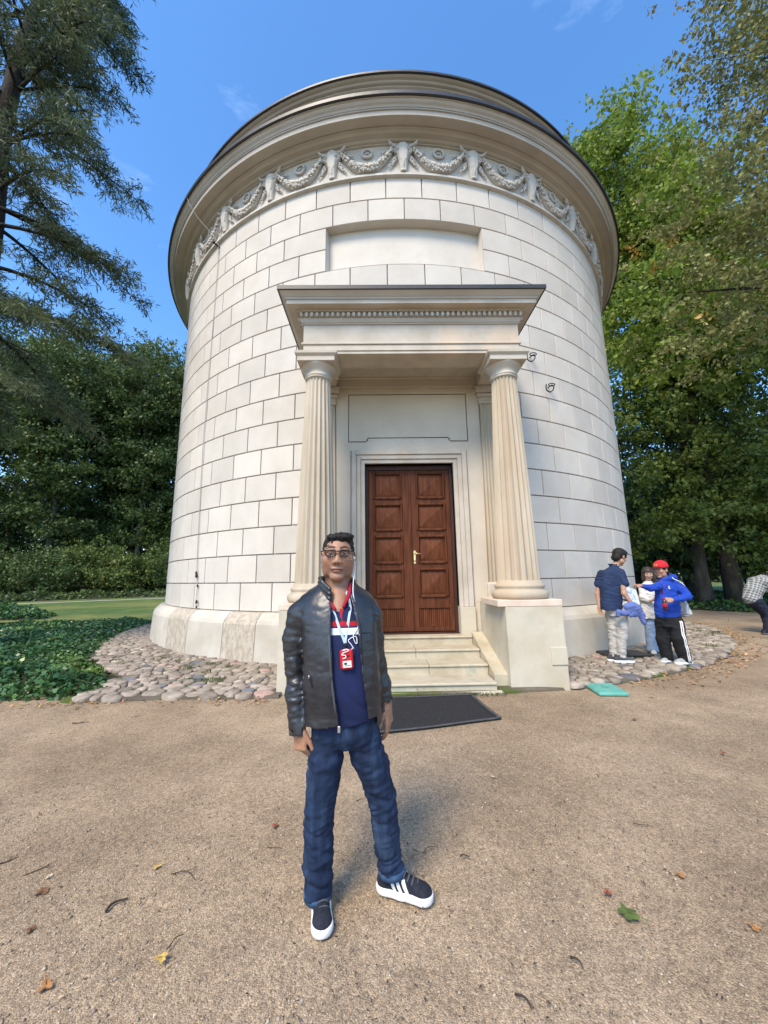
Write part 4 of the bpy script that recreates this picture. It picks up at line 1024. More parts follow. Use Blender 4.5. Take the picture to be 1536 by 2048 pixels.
# ------------------------------------------------------------------ people
def pig_mat(name, rough=.55, spec=.35, sss=0.0, bump=0.0, bscale=200, bdist=.002):
    m = bpy.data.materials.new(name); m.use_nodes = True; N = m.node_tree.nodes; b = N['Principled BSDF']
    a = N.new('ShaderNodeVertexColor'); a.layer_name = 'pigment'; m.node_tree.links.new(a.outputs[0], b.inputs['Base Color'])
    b.inputs['Roughness'].default_value = rough; b.inputs['Specular IOR Level'].default_value = spec
    if sss: b.inputs['Subsurface Weight'].default_value = sss; b.inputs['Subsurface Radius'].default_value = (.012, .005, .003); b.inputs['Subsurface Scale'].default_value = .6
    if bump:
        n = N.new('ShaderNodeTexNoise'); n.inputs['Scale'].default_value = bscale; n.inputs['Detail'].default_value = 4
        g = N.new('ShaderNodeTexCoord'); m.node_tree.links.new(g.outputs['Object'], n.inputs['Vector'])
        p = N.new('ShaderNodeBump'); p.inputs['Strength'].default_value = bump; p.inputs['Distance'].default_value = bdist
        m.node_tree.links.new(n.outputs['Fac'], p.inputs['Height']); m.node_tree.links.new(p.outputs['Normal'], b.inputs['Normal'])
    return m
MT['skin'] = pig_mat('skin', .5, .4, .12)
MT['hair'] = material('black_hair', (.008, .007, .006), (.022, .019, .017), scale=30, stretch=(3, 1, 1), rough=.6, spec=.25, bump=.8, bscale=90, bdist=.006, coords='obj')
MT['hair_brown'] = material('dark_brown_hair', (.018, .011, .008), (.045, .028, .02), scale=30, stretch=(3, 3, .6), rough=.45, spec=.5, bump=.8, bscale=80, bdist=.006, coords='obj')
MT['leather'] = material('black_leather', (.011, .012, .015), (.024, .025, .030), scale=9, rough=.36, spec=.6, bump=.3, bscale=30, bdist=.008, coords='obj')
MT['leather_seam'] = material('leather_seam', (.010, .010, .011), rough=.5)
MT['denim'] = material('dark_denim', (.005, .012, .034), (.012, .028, .068), scale=7, rough=.85, bump=.35, bscale=240, bdist=.002, coords='obj', stretch=(4.5, 4.5, .8), c3=(.034, .066, .125), s3=2.6, t3=(.50, .72))
MT['denim_hem'] = material('faded_hem', (.020, .050, .11), (.045, .09, .17), scale=60, rough=.85, coords='obj')
MT['rubber_white'] = material('white_rubber', (.70, .69, .66), (.78, .77, .74), scale=20, rough=.55)
MT['suede_navy'] = material('navy_suede', (.010, .012, .020), (.022, .025, .036), scale=40, rough=.9, bump=.3, bscale=300, bdist=.002, coords='obj')
MT['lace'] = material('lace', (.075, .08, .095), rough=.8)
MT['white_strip'] = material('white_leather', (.74, .73, .71), rough=.5)
MT['zip'] = material('zip_metal', (.55, .55, .56), rough=.35, metallic=.9)
MT['lens'] = material('tinted_lens', (.03, .028, .022), rough=.06, spec=.6)
MT['frame_brown'] = material('spectacle_frame', (.030, .013, .010), rough=.25, spec=.6)
MT['eye'] = material('eye', (.35, .31, .28), rough=.2)
def band_mat(name, base, bands, rough=.8, coords='Position', axis=2, bump=.2):
    """cloth with dyed bands: bands = [(lo, hi, colour)] along an axis of the object's own space"""
    m = bpy.data.materials.new(name); m.use_nodes = True; nt = m.node_tree; N = nt.nodes; lk = nt.links.new
    b = N['Principled BSDF']; b.inputs['Roughness'].default_value = rough; b.inputs['Specular IOR Level'].default_value = .2
    tc_ = N.new('ShaderNodeTexCoord'); sp = N.new('ShaderNodeSeparateXYZ'); lk(tc_.outputs['Object'], sp.inputs[0])
    nz_ = N.new('ShaderNodeTexNoise'); nz_.inputs['Scale'].default_value = 5; lk(tc_.outputs['Object'], nz_.inputs['Vector'])
    rp = N.new('ShaderNodeValToRGB'); e = rp.color_ramp.elements; e[0].position = .3; e[1].position = .7
    e[0].color = (*[c*.85 for c in base], 1); e[1].color = (*[min(1, c*1.15) for c in base], 1); lk(nz_.outputs['Fac'], rp.inputs['Fac']); col = rp.outputs['Color']
    for lo, hi, c in bands:
        g = N.new('ShaderNodeMath'); g.operation = 'GREATER_THAN'; lk(sp.outputs[axis], g.inputs[0]); g.inputs[1].default_value = lo
        l = N.new('ShaderNodeMath'); l.operation = 'LESS_THAN'; lk(sp.outputs[axis], l.inputs[0]); l.inputs[1].default_value = hi
        mu = N.new('ShaderNodeMath'); mu.operation = 'MULTIPLY'; lk(g.outputs[0], mu.inputs[0]); lk(l.outputs[0], mu.inputs[1])
        x = N.new('ShaderNodeMix'); x.data_type = 'RGBA'; lk(mu.outputs[0], x.inputs[0]); lk(col, x.inputs[6]); x.inputs[7].default_value = (*c, 1); col = x.outputs[2]
    lk(col, b.inputs['Base Color'])
    if bump:
        n2 = N.new('ShaderNodeTexNoise'); n2.inputs['Scale'].default_value = 260; lk(tc_.outputs['Object'], n2.inputs['Vector'])
        bp = N.new('ShaderNodeBump'); bp.inputs['Strength'].default_value = bump; bp.inputs['Distance'].default_value = .002
        lk(n2.outputs['Fac'], bp.inputs['Height']); lk(bp.outputs['Normal'], b.inputs['Normal'])
    return m
I3 = np.eye(3)
def rotm(rx=0, ry=0, rz=0):
    return np.array((Matrix.Rotation(rz, 3, 'Z') @ Matrix.Rotation(ry, 3, 'Y') @ Matrix.Rotation(rx, 3, 'X')))
def head(S, c, M=I3, s=1.0, jaw=1.0, k=1.0):
    """face towards local -y; c is the middle of the head at eye height"""
    c = np.array(c, float)
    def T(p): return c+M@(np.array(p, float)*s)
    def E(p, r, kk=.01, mode='add'): S.ell(T(p), np.array(r)*s, kk*s, mode, M)
    def K(a, b, ra, rb, kk=.01, mode='add'): S.cap(T(a), T(b), ra*s, rb*s, kk*s, mode)
    E((0, .016, .030), (.076, .094, .082), .02); E((0, -.022, -.030), (.067*jaw, .070, .080), .025)
    E((0, -.060, -.108), (.032*jaw, .028, .022), .025)
    for q in (-1, 1):
        E((q*.052*jaw, -.012, -.078), (.018, .036, .030), .03); E((q*.043, -.064, -.024), (.026, .024, .022), .02)
        K((q*.012, -.086, .019), (q*.055, -.070, .020), .011, .010, .016)
        E((q*.031, -.096, .000), (.019, .013, .010), .012, 'sub')
        E((q*.031, -.077, .001), (.014, .011, .010), .003)
        E((q*.0135, -.098, -.040), (.0095, .011, .009), .008); E((q*.079, .012, -.010), (.010, .022, .032), .008)
        E((q*.085, .006, -.010), (.006, .010, .018), .006, 'sub')
    K((0, -.084, .018), (0, -.104, -.034), .008, .0135, .012)
    E((0, -.087, -.070), (.026, .011, .0055), .008); E((0, -.085, -.0815), (.021, .011, .0060), .008); K((0, -.0965, -.0755), (-.026, -.088, -.0775), .0030, .0030, .002, 'sub'); K((0, -.0965, -.0755), (.026, -.088, -.0775), .0030, .0030, .002, 'sub')
    for q in (-1, 1): K((q*.020, -.094, -.046), (q*.037, -.080, -.072), .0028, .0028, .006, 'sub')
def head_pigment(me, c, M, s, skin, lip, brow, stubble=None):
    c = np.array(c, float); skin = np.array(skin)
    def f(co):
        p = ((co-c)@np.array(M))/s; n = len(p); out = np.repeat(skin[None], n, 0)
        out *= (1+.07*np.sin(p[:, :1]*140)*np.sin(p[:, 2:3]*120+1))
        inh = (np.abs(p[:, 2]) < .16) & (np.abs(p[:, 0]) < .1) & (np.abs(p[:, 1]) < .13)
        def put(mask, col, a): out[mask] = out[mask]*(1-a)+np.array(col)*a
        rosy = inh & (((np.abs(p[:, 0])-.043)**2+(p[:, 2]+.028)**2) < .0006) & (p[:, 1] < -.05); put(rosy, skin*np.array([1.1, .88, .86]), .5)
        if stubble is not None: put(inh & (p[:, 2] < -.055) & (p[:, 1] < .0), stubble, .35)
        put(inh & ((p[:, 0]/.025)**2+((p[:, 2]+.0755)/.0105)**2 < 1) & (p[:, 1] < -.07), lip, .65); put(inh & (np.abs(p[:, 0]) < .027) & (np.abs(p[:, 2]+.0755+.05*np.abs(p[:, 0])) < .0028) & (p[:, 1] < -.06), (.07, .025, .02), .9); put(inh & (np.abs(np.abs(p[:, 0])-.008) < .005) & (np.abs(p[:, 2]+.047) < .003) & (p[:, 1] < -.085), (.08, .03, .02), .85)  # lips, then mouth line and nostrils: shade of the hollows put into the colour
        ax = np.abs(p[:, 0]); zb = .0285+.006*np.sin(np.clip((ax-.012)/.046, 0, 1)*pi)
        put(inh & (ax > .011) & (ax < .058) & (np.abs(p[:, 2]-zb) < .0072) & (p[:, 1] < -.06), brow, .85)
        ey = inh & (((ax-.031)/.0135)**2+((p[:, 2]-.0005)/.0062)**2 < 1) & (p[:, 1] < -.07); put(ey, (.30, .27, .25), .9)
        put(inh & (((ax-.031)/.0062)**2+((p[:, 2]-.0005)/.0062)**2 < 1) & (p[:, 1] < -.07), (.02, .014, .01), .95)
        return out
    vcolor(me, f)
def hand(S, w, f, n, t, s=1.0, curl=(.5, .6, .4), spread=0.0, thumb=(.5, .5), each=None):
    """w wrist, f finger direction, n the way the palm faces, t thumb side"""
    w = np.array(w, float); f, n, t = [np.array(v, float)/np.linalg.norm(v) for v in (f, n, t)]
    S.cap(w-f*.02*s, w+f*.03*s, .026*s, .030*s, .015, sq=(n, .72))
    B = np.stack([f, t, n], 1); S.box(w+f*.055*s, np.array([.040, .038, .0125])*s, .012*s, .012, rot=B)
    L_ = ((.036, .024, .019), (.041, .027, .020), (.038, .025, .019), (.029, .019, .017))
    for i in range(4):
        p = w+f*(.088-.004*abs(i-1.3))*s+t*(.0305-.0203*i)*s; d = f+t*(spread*(1.2-.8*i)); d = d/np.linalg.norm(d); r = (.0092, .0094, .0090, .0080)[i]*s
        cu = curl if each is None else each[i]; ang = 0
        for j in range(3):
            ang += cu[j]; v = d*cos(ang)+n*sin(ang); q = p+v*L_[i][j]*s; S.cap(p, q, r*(1-.06*j), r*(.94-.06*j), .003); p = q
    p = w+f*.022*s+t*.032*s+n*.004*s; v = f*cos(thumb[0]+.35)+t*sin(thumb[0]+.35)*.8+n*.35; v /= np.linalg.norm(v); q = p+v*.042*s; S.cap(p-v*.01, q, .0135*s, .0115*s, .008)
    v2 = v*.75+f*thumb[1]*.6+n*.1; v2 /= np.linalg.norm(v2); S.cap(q, q+v2*.034*s, .0112*s, .0092*s, .003)
def shoe(parent, heel, toe, z, mats, stripes=None, L0=.285, tilt=0):
    """heel, toe: ground points; builds sole, upper, laces and side stripes"""
    hv = Vector((heel[0], heel[1], 0)); tv = Vector((toe[0], toe[1], 0)); d = tv-hv; sc_ = d.length/L0; ang = math.atan2(d.y, d.x)
    M = Matrix.Translation((heel[0], heel[1], z)) @ Matrix.Rotation(ang, 4, 'Z') @ Matrix.Rotation(tilt, 4, 'Y') @ Matrix.Scale(sc_, 4)
    def upper(S, off=0.0):
        S.cap((.045, 0, .045), (.13, 0, .047), .037+off, .038+off, .015); S.cap((.13, 0, .047), (.225, -.004, .034), .038+off, .036+off, .02); S.ell((.235, -.004, .034), (.044+off, .041+off, .026+off), .02)
        S.cap((.055, 0, .06), (.06, 0, .10), .036+off, .038+off, .02); S.cap((.12, 0, .065), (.20, -.002, .045), .026+off, .024+off, .02)
    h = .0045
    S = Sculpt((-.02, -.07, -.01), (.32, .07, .15), h); upper(S); S.warp(lambda x, y, z_: 0*x*y*z_)
    S.F = np.maximum(S.F, (.028-S.ax[2]).reshape(1, 1, -1)); S.F = np.maximum(S.F, (S.ax[2]-.108+.05*np.abs(S.ax[0].reshape(-1, 1)-.05)[:, :, None][..., 0] if False else S.ax[2]-.108).reshape(1, 1, -1)).astype(np.float32)
    S.ell((.06, 0, .125), (.026, .024, .03), .004, 'sub')
    u = obj('shoe', S.mesh('shoe_upper'), mats[0], parent)
    S2 = Sculpt((-.02, -.07, -.012), (.32, .07, .06), h); S2.cap((.045, 0, .02), (.13, 0, .02), .043, .042, .01); S2.cap((.13, 0, .02), (.235, -.004, .02), .042, .049, .02)
    S2.F = np.maximum(S2.F, np.maximum(-S2.ax[2], S2.ax[2]-.036).reshape(1, 1, -1)).astype(np.float32)
    so = obj('sole', S2.mesh('sole', relax=1), mats[1], u)
    lst = [u, so]
    if stripes is not None:
        for i in range(3):
            for sd in (-1, 1):
                S3 = Sculpt((.06, -.07, .02), (.22, .07, .10), .004); upper(S3, .0028)
                X, Y, Z = np.meshgrid(*S3.ax, indexing='ij'); x0 = .100+.030*i
                sl = np.abs(X+(.55*(Z-.05))-x0)-.0095
                S3.F = np.maximum.reduce([S3.F, sl, .033-Z, Z-.082, .012-sd*Y]).astype(np.float32)
                lst.append(obj('side_stripe', S3.mesh('side_stripe', relax=0), mats[2], u))
        for i in range(5):
            x = .125+.02*i; zt = .113-.0095*i; m = MB()
            m.tube(spline([(x, -.028, zt-.018), (x+.006, -.012, zt-.004), (x+.004, .012, zt-.004), (x-.002, .028, zt-.018)], 4), .0042, 5)
            lst.append(m.build('lace', MT['lace'], u))
        m = MB(); m.ball((.104, 0, .108), (.010, .021, .022), 10, 8); lst.append(m.build('tongue', mats[0], u))
        m = MB(); m.tube(spline([(.115, 0, .104), (.108, -.028, .114), (.135, -.042, .098), (.12, 0, .106), (.108, .03, .114), (.13, .045, .096)], 4), .0034, 5); lst.append(m.build('lace', MT['lace'], u))
    for o in lst: o.data.transform(M); o.data.update()
    return u

# ================================================================== the man in the leather jacket
def man():
    MX, MY = -.80, -11.95
    root = thing('person', 'man in open black leather jacket and blue jeans standing before the rotunda', 'person', (MX, MY, 0))
    def ob(name, me, mat, parent=root): 
        o = obj(name, me, mat, parent)
        if parent is root: me.transform(Matrix.Translation((-MX, -MY, 0))); me.update()
        return o
    hc = (-.832, -11.955, 1.585); HM = rotm(R(-2), R(1.5), R(4))*1.0; skin = (.335, .175, .105)
    # --- body, one skin from head to feet
    B = Sculpt((-1.12, -12.12, .04), (-.50, -11.80, 1.72), .0033)
    head(B, hc, HM, 1.03, 1.05); B.ell(np.array(hc)+HM@np.array((0, -.030, -.036)), (.0735, .062, .050), .03, rot=HM)
    B.cap((-.835, -11.93, 1.53), (-.838, -11.925, 1.37), .055, .062, .03)
    B.cap((-.835, -11.94, 1.45), (-.822, -11.985, 1.31), .056, .066, .03)
    B.loft([(.70, -.79, -11.95, .12, .085), (.9, -.80, -11.95, .125, .09), (1.1, -.81, -11.95, .13, .09), (1.28, -.825, -11.945, .13, .08), (1.36, -.835, -11.94, .07, .06)], .03)
    B.chain([(-.93, -11.94, 1.31), (-1.045, -11.93, 1.06), (-1.004, -11.985, .77)], [.045, .038, .028], .02); B.chain([(-.72, -11.94, 1.30), (-.655, -11.90, 1.06), (-.592, -11.905, .85)], [.045, .038, .027], .02)
    B.chain([(-.87, -11.955, .74), (-.908, -11.955, .38), (-.915, -11.93, .08)], [.06, .05, .04], .02); B.chain([(-.72, -11.95, .74), (-.625, -11.91, .42), (-.59, -11.855, .09)], [.06, .05, .04], .02)
    hand(B, (-1.004, -11.990, .775), (.10, -.10, -1), (.55, .75, -.05), (.75, -.62, .10), .98, each=((.75, 1.0, .7), (.85, 1.1, .7), (.9, 1.1, .7), (.95, 1.1, .7)), thumb=(.15, .9))
    hand(B, (-.592, -11.905, .850), (.12, -.06, -1), (-.80, .35, -.1), (-.30, -.95, .0), .98, curl=(.28, .38, .25), thumb=(.30, .7))
    me = B.mesh('body', relax=1); head_pigment(me, hc, HM, 1.03, skin, (.24, .095, .075), (.018, .013, .010), (.20, .115, .08))
    ob('body', me, MT['skin'])
    # --- hair, brushed back
    H = Sculpt((-.95, -12.09, 1.50), (-.71, -11.80, 1.74), .004); c = np.array(hc)
    def T(p): return c+HM@(np.array(p)*1.03)
    H.ell(T((0, .020, .034)), (.0855, .100, .088), .01, rot=HM); H.ell(T((0, -.040, .086)), (.066, .045, .024), .02, rot=HM); H.ell(T((.035, -.012, .092)), (.045, .06, .024), .02, rot=HM)
    H.ell(T((0, -.128, .004)), (.070, .082, .088), .010, 'sub', rot=HM); H.ell(T((0, -.04, -.09)), (.12, .085, .095), .010, 'sub', rot=HM)
    for q in (-1, 1): H.ell(T((q*.085, .015, -.012)), (.022, .022, .030), .004, 'sub', rot=HM)
    H.ell(T((0, .10, -.13)), (.2, .2, .085), .01, 'sub', rot=HM)
    crumple(H, [(.005, 110, 26, 50, 14, 1), (.004, 200, 45, 80, 0, 1)])
    ob('hair', H.mesh('hair', relax=0), MT['hair'])
    # --- polo shirt with chest bands
    S = Sculpt((-1.06, -12.16, .70), (-.56, -11.76, 1.46), .0055)
    sec = [(.74, -.795, -11.95, .166, .124), (.85, -.797, -11.955, .168, .131), (1.0, -.80, -11.96, .166, .139), (1.15, -.812, -11.957, .166, .130), (1.28, -.825, -11.95, .155, .114), (1.35, -.835, -11.945, .105, .090), (1.395, -.838, -11.940, .074, .073), (1.41, -.838, -11.938, .066, .066)]
    S.loft(sec, .01)
    X, Y, Z = S.ax[0].reshape(-1, 1, 1), S.ax[1].reshape(1, -1, 1), S.ax[2].reshape(1, 1, -1)
    S.F = np.maximum(S.F, .775+.14*(X+.97)-Z).astype(np.float32)
    crumple(S, [(.005, 8, 8, 14, 6, 1), (.003, 20, 14, 7, 4, 0)], lambda x, y, z: .4+.8*sm(z, 1.05, .80))
    S.cap((-.836, -12.02, 1.45), (-.815, -12.075, 1.358), .056, .018, .006, 'sub')
    navy, red, white = (.012, .018, .062), (.36, .012, .022), (.62, .68, .74)
    MT['polo'] = band_mat('navy_polo_cloth', navy, [(1.246, 1.267, red), (1.267, 1.279, (.02, .02, .035)), (1.208, 1.238, white)])
    ob('polo_shirt', S.mesh('polo_shirt'), MT['polo'])
    fy = {}
    def front(Sc, x, z, off=.004):
        i = int(round((x-Sc.lo[0])/Sc.h)); k = int(round((z-Sc.lo[2])/Sc.h)); i = min(max(i, 0), Sc.n[0]-1); k = min(max(k, 0), Sc.n[2]-1)
        col = Sc.F[i, :, k]; j = np.argmax(col < 0)
        return Sc.lo[1]+Sc.h*j-off if col[j] < 0 else -11.97
    # placket and collar
    MT['red_cloth'] = material('red_knit', (.36, .014, .024), rough=.8); MT['navy_cloth'] = material('navy_knit', navy, rough=.8)
    def patch(name, pts, mat, th=.004, off=.003, parent=root, Sc=None):
        m = MB(); P = [Vector((x, front(Sc or S, x, z, off) if y is None else y, z)) for x, y, z in pts]; n = len(P); Q = [p+Vector((0, th, 0)) for p in P]
        m.add(P+Q, [tuple(range(n)), tuple(range(2*n-1, n-1, -1))]+[(i, n+i, n+(i+1) % n, (i+1) % n) for i in range(n)])
        return ob(name, m.me(name), mat, parent)
    patch('placket', [(-.815, None, 1.34), (-.795, None, 1.325), (-.793, None, 1.25), (-.806, None, 1.25)], MT['red_cloth'], off=.005)
    C = Sculpt((-.95, -12.10, 1.30), (-.72, -11.83, 1.45), .0045)
    C.chain([(-.795, -12.050, 1.335), (-.766, -12.02, 1.395), (-.764, -11.96, 1.432), (-.80, -11.885, 1.445), (-.87, -11.885, 1.445), (-.909, -11.955, 1.432), (-.897, -12.02, 1.392), (-.835, -12.062, 1.325)], [.008, .013, .015, .015, .015, .015, .013, .008], .008)
    co = C.mesh('collar'); ob('polo_collar', co, band_mat('polo_collar_cloth', (.30, .014, .03), [(-.9, .032, (.30, .014, .03)), (.038, .5, navy)], axis=0))
    # --- jacket
    J = Sculpt((-1.16, -12.17, .64), (-.50, -11.72, 1.47), .0055)
    J.loft([(.795, -.80, -11.957, .190, .160), (.84, -.80, -11.957, .186, .156), (.93, -.802, -11.958, .188, .162), (1.05, -.81, -11.958, .188, .163), (1.2, -.822, -11.955, .189, .151), (1.29, -.83, -11.948, .192, .134), (1.37, -.835, -11.94, .174, .112), (1.42, -.838, -11.935, .122, .092), (1.452, -.838, -11.93, .090, .080)], .01)
    J.chain([(-.950, -11.94, 1.362), (-1.022, -11.935, 1.292), (-1.048, -11.93, 1.17), (-1.045, -11.93, 1.06), (-1.032, -11.955, .92), (-1.006, -11.985, .755)], [.060, .066, .062, .057, .053, .050], .02)
    J.chain([(-.718, -11.94, 1.358), (-.672, -11.93, 1.282), (-.655, -11.915, 1.16), (-.648, -11.905, 1.06), (-.622, -11.905, .95), (-.594, -11.905, .835)], [.058, .060, .056, .052, .048, .046], .02)
    X, Y, Z = J.ax[0].reshape(-1, 1, 1), J.ax[1].reshape(1, -1, 1), J.ax[2].reshape(1, 1, -1)
    body_ = (X > -.985+.0*Z) & (X < -.655)
    zc_ = .800+.13*(X+.97); inb = (np.abs(X+.81) < .172); cut = np.where(inb, zc_-Z, -1); J.F = np.maximum(J.F, cut).astype(np.float32)
    # cuff ends cut square
    for w, d in (((-1.006, -11.985, .755), (.10, -.12, -1)), ((-.592, -11.905, .835), (.14, 0, -1))):
        d = np.array(d)/np.linalg.norm(d); q = (X-w[0])*d[0]+(Y-w[1])*d[1]+(Z-w[2])*d[2]-.008
        near = ((X-w[0])**2+(Y-w[1])**2 < .075**2) & (Z < w[2]+.06); J.F = np.where(near, np.maximum(J.F, q), J.F).astype(np.float32)
        J.cap(tuple(np.array(w)+d*.05), tuple(np.array(w)-d*.02), .039, .039, .003, 'sub')
    xl = np.interp(J.ax[2], [.78, .825, 1.03, 1.23, 1.34, 1.39, 1.47], [-.800, -.806, -.834, -.848, -.850, -.862, -.90]).reshape(1, 1, -1)
    xr = np.interp(J.ax[2], [.78, .87, 1.07, 1.23, 1.33, 1.385, 1.47], [-.676, -.680, -.709, -.722, -.748, -.765, -.74]).reshape(1, 1, -1)
    d = np.maximum(np.maximum(xl-X, X-xr), Y-(-11.955)); J.F = np.maximum(J.F, -d).astype(np.float32)
    def jw(x, y, z):
        armr = sm(x, -.975, -1.0); arml = sm(x, -.672, -.655)*sm(y, -12.02, -11.96); tor = (1-armr)*(1-arml)
        return armr*(.55+1.0*np.exp(-((z-1.0)/.13)**2))+arml*.8+tor*(.28+.2*sm(z, 1.2, .95))
    crumple(J, [(.0055, 9, 9, 26, 6, 1), (.0035, 20, 20, 44, -9, 1), (.004, 14, 10, 6, 3, 0), (.0015, 60, 60, 60, 0, 0)], jw)
    jk = ob('leather_jacket', J.mesh('leather_jacket'), MT['leather'])
    # collar stand
    K = Sculpt((-.96, -12.12, 1.33), (-.71, -11.81, 1.50), .0045)
    for dz, g in ((.020, .012), (.044, .0115), (.066, .010)):
        K.chain([(-.862, -12.045, 1.352+dz), (-.905, -12.012, 1.388+dz), (-.925, -11.95, 1.405+dz), (-.895, -11.88, 1.412+dz), (-.835, -11.855, 1.414+dz), (-.778, -11.88, 1.408+dz), (-.752, -11.95, 1.392+dz*.9), (-.745, -12.0, 1.372+dz*.8)], [g]*8, .006)
    jc = K.mesh('jacket_collar'); jc.transform(Matrix.Translation((-MX, -MY, 0))); obj('jacket_collar', jc, MT['leather'], jk)
    def line(name, pts, r, mat, Sc=J, parent=jk, n=6, flat=None, off=.0):
        P = [(x, front(Sc, x, z, off) if y is None else y, z) for x, y, z in pts]; P = spline(P, 3)
        m = MB(); m.tube([(p[0]-MX, p[1]-MY, p[2]) for p in P], r, n, flat=flat); return obj(name, m.me(name), mat, parent)
    zl = [(.812, -.803), (.87, -.811), (.95, -.823), (1.03, -.834), (1.13, -.842), (1.23, -.849), (1.33, -.851)]
    line('zip', [(x-.008, None, z) for z, x in zl], .0048, MT['zip_tape'] if 'zip_tape' in MT else material('zip_tape', (.09, .095, .11), rough=.4, metallic=.4))
    zr = [(.86, -.678), (.95, -.692), (1.07, -.707), (1.16, -.716), (1.24, -.720), (1.32, -.742)]
    line('zip', [(x+.008, None, z) for z, x in zr], .0042, MT['leather_seam'])
    m = MB(); m.box(-.812-MX, -.800-MX, front(J, -.812, .83)-.008-MY, front(J, -.812, .83)-.001-MY, .800, .828, .002); obj('zip_pull', m.me('zip_pull'), MT['zip'], jk)
    line('yoke_seam', [(-.96, None, 1.205), (-.93, None, 1.208), (-.89, None, 1.206), (-.858, None, 1.207)], .0022, MT['leather_seam']); line('yoke_seam', [(-.712, None, 1.215), (-.69, None, 1.214), (-.665, None, 1.212)], .0022, MT['leather_seam'])
    line('hem_seam', [(-.96, None, .853), (-.92, None, .855), (-.87, None, .858), (-.822, None, .862)], .0022, MT['leather_seam']); line('hem_seam', [(-.680, None, .890), (-.655, None, .892)], .0022, MT['leather_seam'])
    line('pocket_zip', [(-.955, None, 1.06), (-.942, None, 1.02), (-.930, None, .985)], .0042, MT['leather_seam']); m = MB(); yy = front(J, -.947, 1.03); m.ball((-.947-MX, yy-.003-MY, 1.028), (.004, .004, .009), 6, 4); obj('zip_pull', m.me('zip_pull'), MT['zip'], jk)
    # --- jeans
    P = Sculpt((-1.06, -12.12, .03), (-.44, -11.74, .90), .0055)
    P.loft([(.685, -.79, -11.95, .11, .09), (.74, -.79, -11.95, .158, .118), (.80, -.79, -11.95, .163, .120), (.86, -.79, -11.95, .158, .115)], .02)
    P.chain([(-.868, -11.96, .72), (-.882, -11.965, .645), (-.893, -11.962, .56), (-.910, -11.955, .38), (-.916, -11.945, .22), (-.915, -11.938, .075)], [.089, .086, .081, .072, .070, .064], .012)
    P.chain([(-.710, -11.955, .72), (-.688, -11.95, .645), (-.662, -11.935, .575), (-.622, -11.91, .44), (-.600, -11.885, .27), (-.580, -11.862, .105)], [.089, .084, .078, .070, .064, .063], .012)
    X, Y, Z = P.ax[0].reshape(-1, 1, 1), P.ax[1].reshape(1, -1, 1), P.ax[2].reshape(1, 1, -1)
    P.F = np.maximum(P.F, np.where(X < -.77, .058-Z+.10*(Y+11.94), .085-Z)).astype(np.float32)
    def jf(x, y, z):
        left = sm(x, -.80, -.76); return (.45+1.0*np.exp(-((z-.37-.06*left)/.09)**2)+1.3*sm(z, .27, .16))*(.25+.75*sm(z, .10, .15))+.7*np.exp(-((z-.66)/.06)**2)
    crumple(P, [(.0085, 8, 8, 20, 8, 1), (.0062, 16, 16, 38, -14, 1), (.005, 22, 12, 5, 4, 0), (.0015, 60, 60, 60, 0, 0)], jf)
    for w in ((-.915, -11.938, .07), (-.580, -11.862, .10)): P.cap((w[0], w[1], w[2]-.06), (w[0], w[1], w[2]+.0), .050, .050, .003, 'sub')
    jn = ob('jeans', P.mesh('jeans'), MT['denim'])
    # hems, seams, fly
    def ring(cx, cy, z0, r, name='hem'):
        m = MB(); n = 28; V = []
        for zz, rr in ((-.002, r-.004), (-.002, r+.0015), (.026, r+.0015), (.026, r-.004)):
            V += [(cx+rr*cos(2*pi*i/n)-MX, cy+rr*sin(2*pi*i/n)*1.0-MY, z0+zz+.10*(rr*sin(2*pi*i/n)) if cx < -.77 else z0+zz) for i in range(n)]
        m.add(V, [(q*n+i, q*n+(i+1) % n, ((q+1) % 4)*n+(i+1) % n, ((q+1) % 4)*n+i) for q in range(4) for i in range(n)], True); obj(name, m.me(name), MT['denim_hem'], jn)
    ring(-.915, -11.938, .062, .0628); ring(-.580, -11.862, .090, .0622)
    line('side_seam', [(-.955, None, .62), (-.968, None, .50), (-.972, None, .36), (-.972, None, .22), (-.966, None, .10)], .0020, MT['denim_hem'], P, jn)
    line('fly_seam', [(-.778, None, .78), (-.785, None, .73), (-.772, None, .69)], .0018, MT['denim_hem'], P, jn)
    # --- shoes
    mats = (MT['suede_navy'], MT['rubber_white'], MT['white_strip'])
    s1 = shoe(root, (-.930-MX, -11.815-MY), (-.866-MX, -12.085-MY), .002, mats, True); s2 = shoe(root, (-.655-MX, -11.825-MY), (-.388-MX, -11.912-MY), .002, mats, True)
    # --- spectacles
    Gm = MB(); lens = []
    def L2(p): q = c+HM@(np.array(p)*1.03); return (q[0]-MX, q[1]-MY, q[2])
    fr = None
    for q in (-1, 1):
        out = [(-.024, .009), (-.021, -.010), (-.010, -.0165), (.008, -.0165), (.021, -.010), (.0255, .007), (.022, .0135), (-.018, .0135)]
        pts = [(q*(.034+a), -.111+.35*max(0, a)**1.0*.5, .003+b) for a, b in out]; pts.append(pts[0])
        Gm.tube([L2(p) for p in spline(pts, 3)], .0038, 6, cap=False); lens.append([L2(p) for p in pts[:-1]])
        Gm.tube([L2((q*.058, -.105, .012)), L2((q*.079, -.078, .013)), L2((q*.084, -.01, .010)), L2((q*.083, .03, -.002))], .0032, 6)
    Gm.tube([L2((-.011, -.111, .009)), L2((0, -.113, .011)), L2((.011, -.111, .009))], .0030, 6)
    gl = Gm.build('spectacles', MT['frame_brown'], root)
    gm = bpy.data.materials.new('spectacle_lens'); gm.use_nodes = True; N = gm.node_tree.nodes; b = N['Principled BSDF']
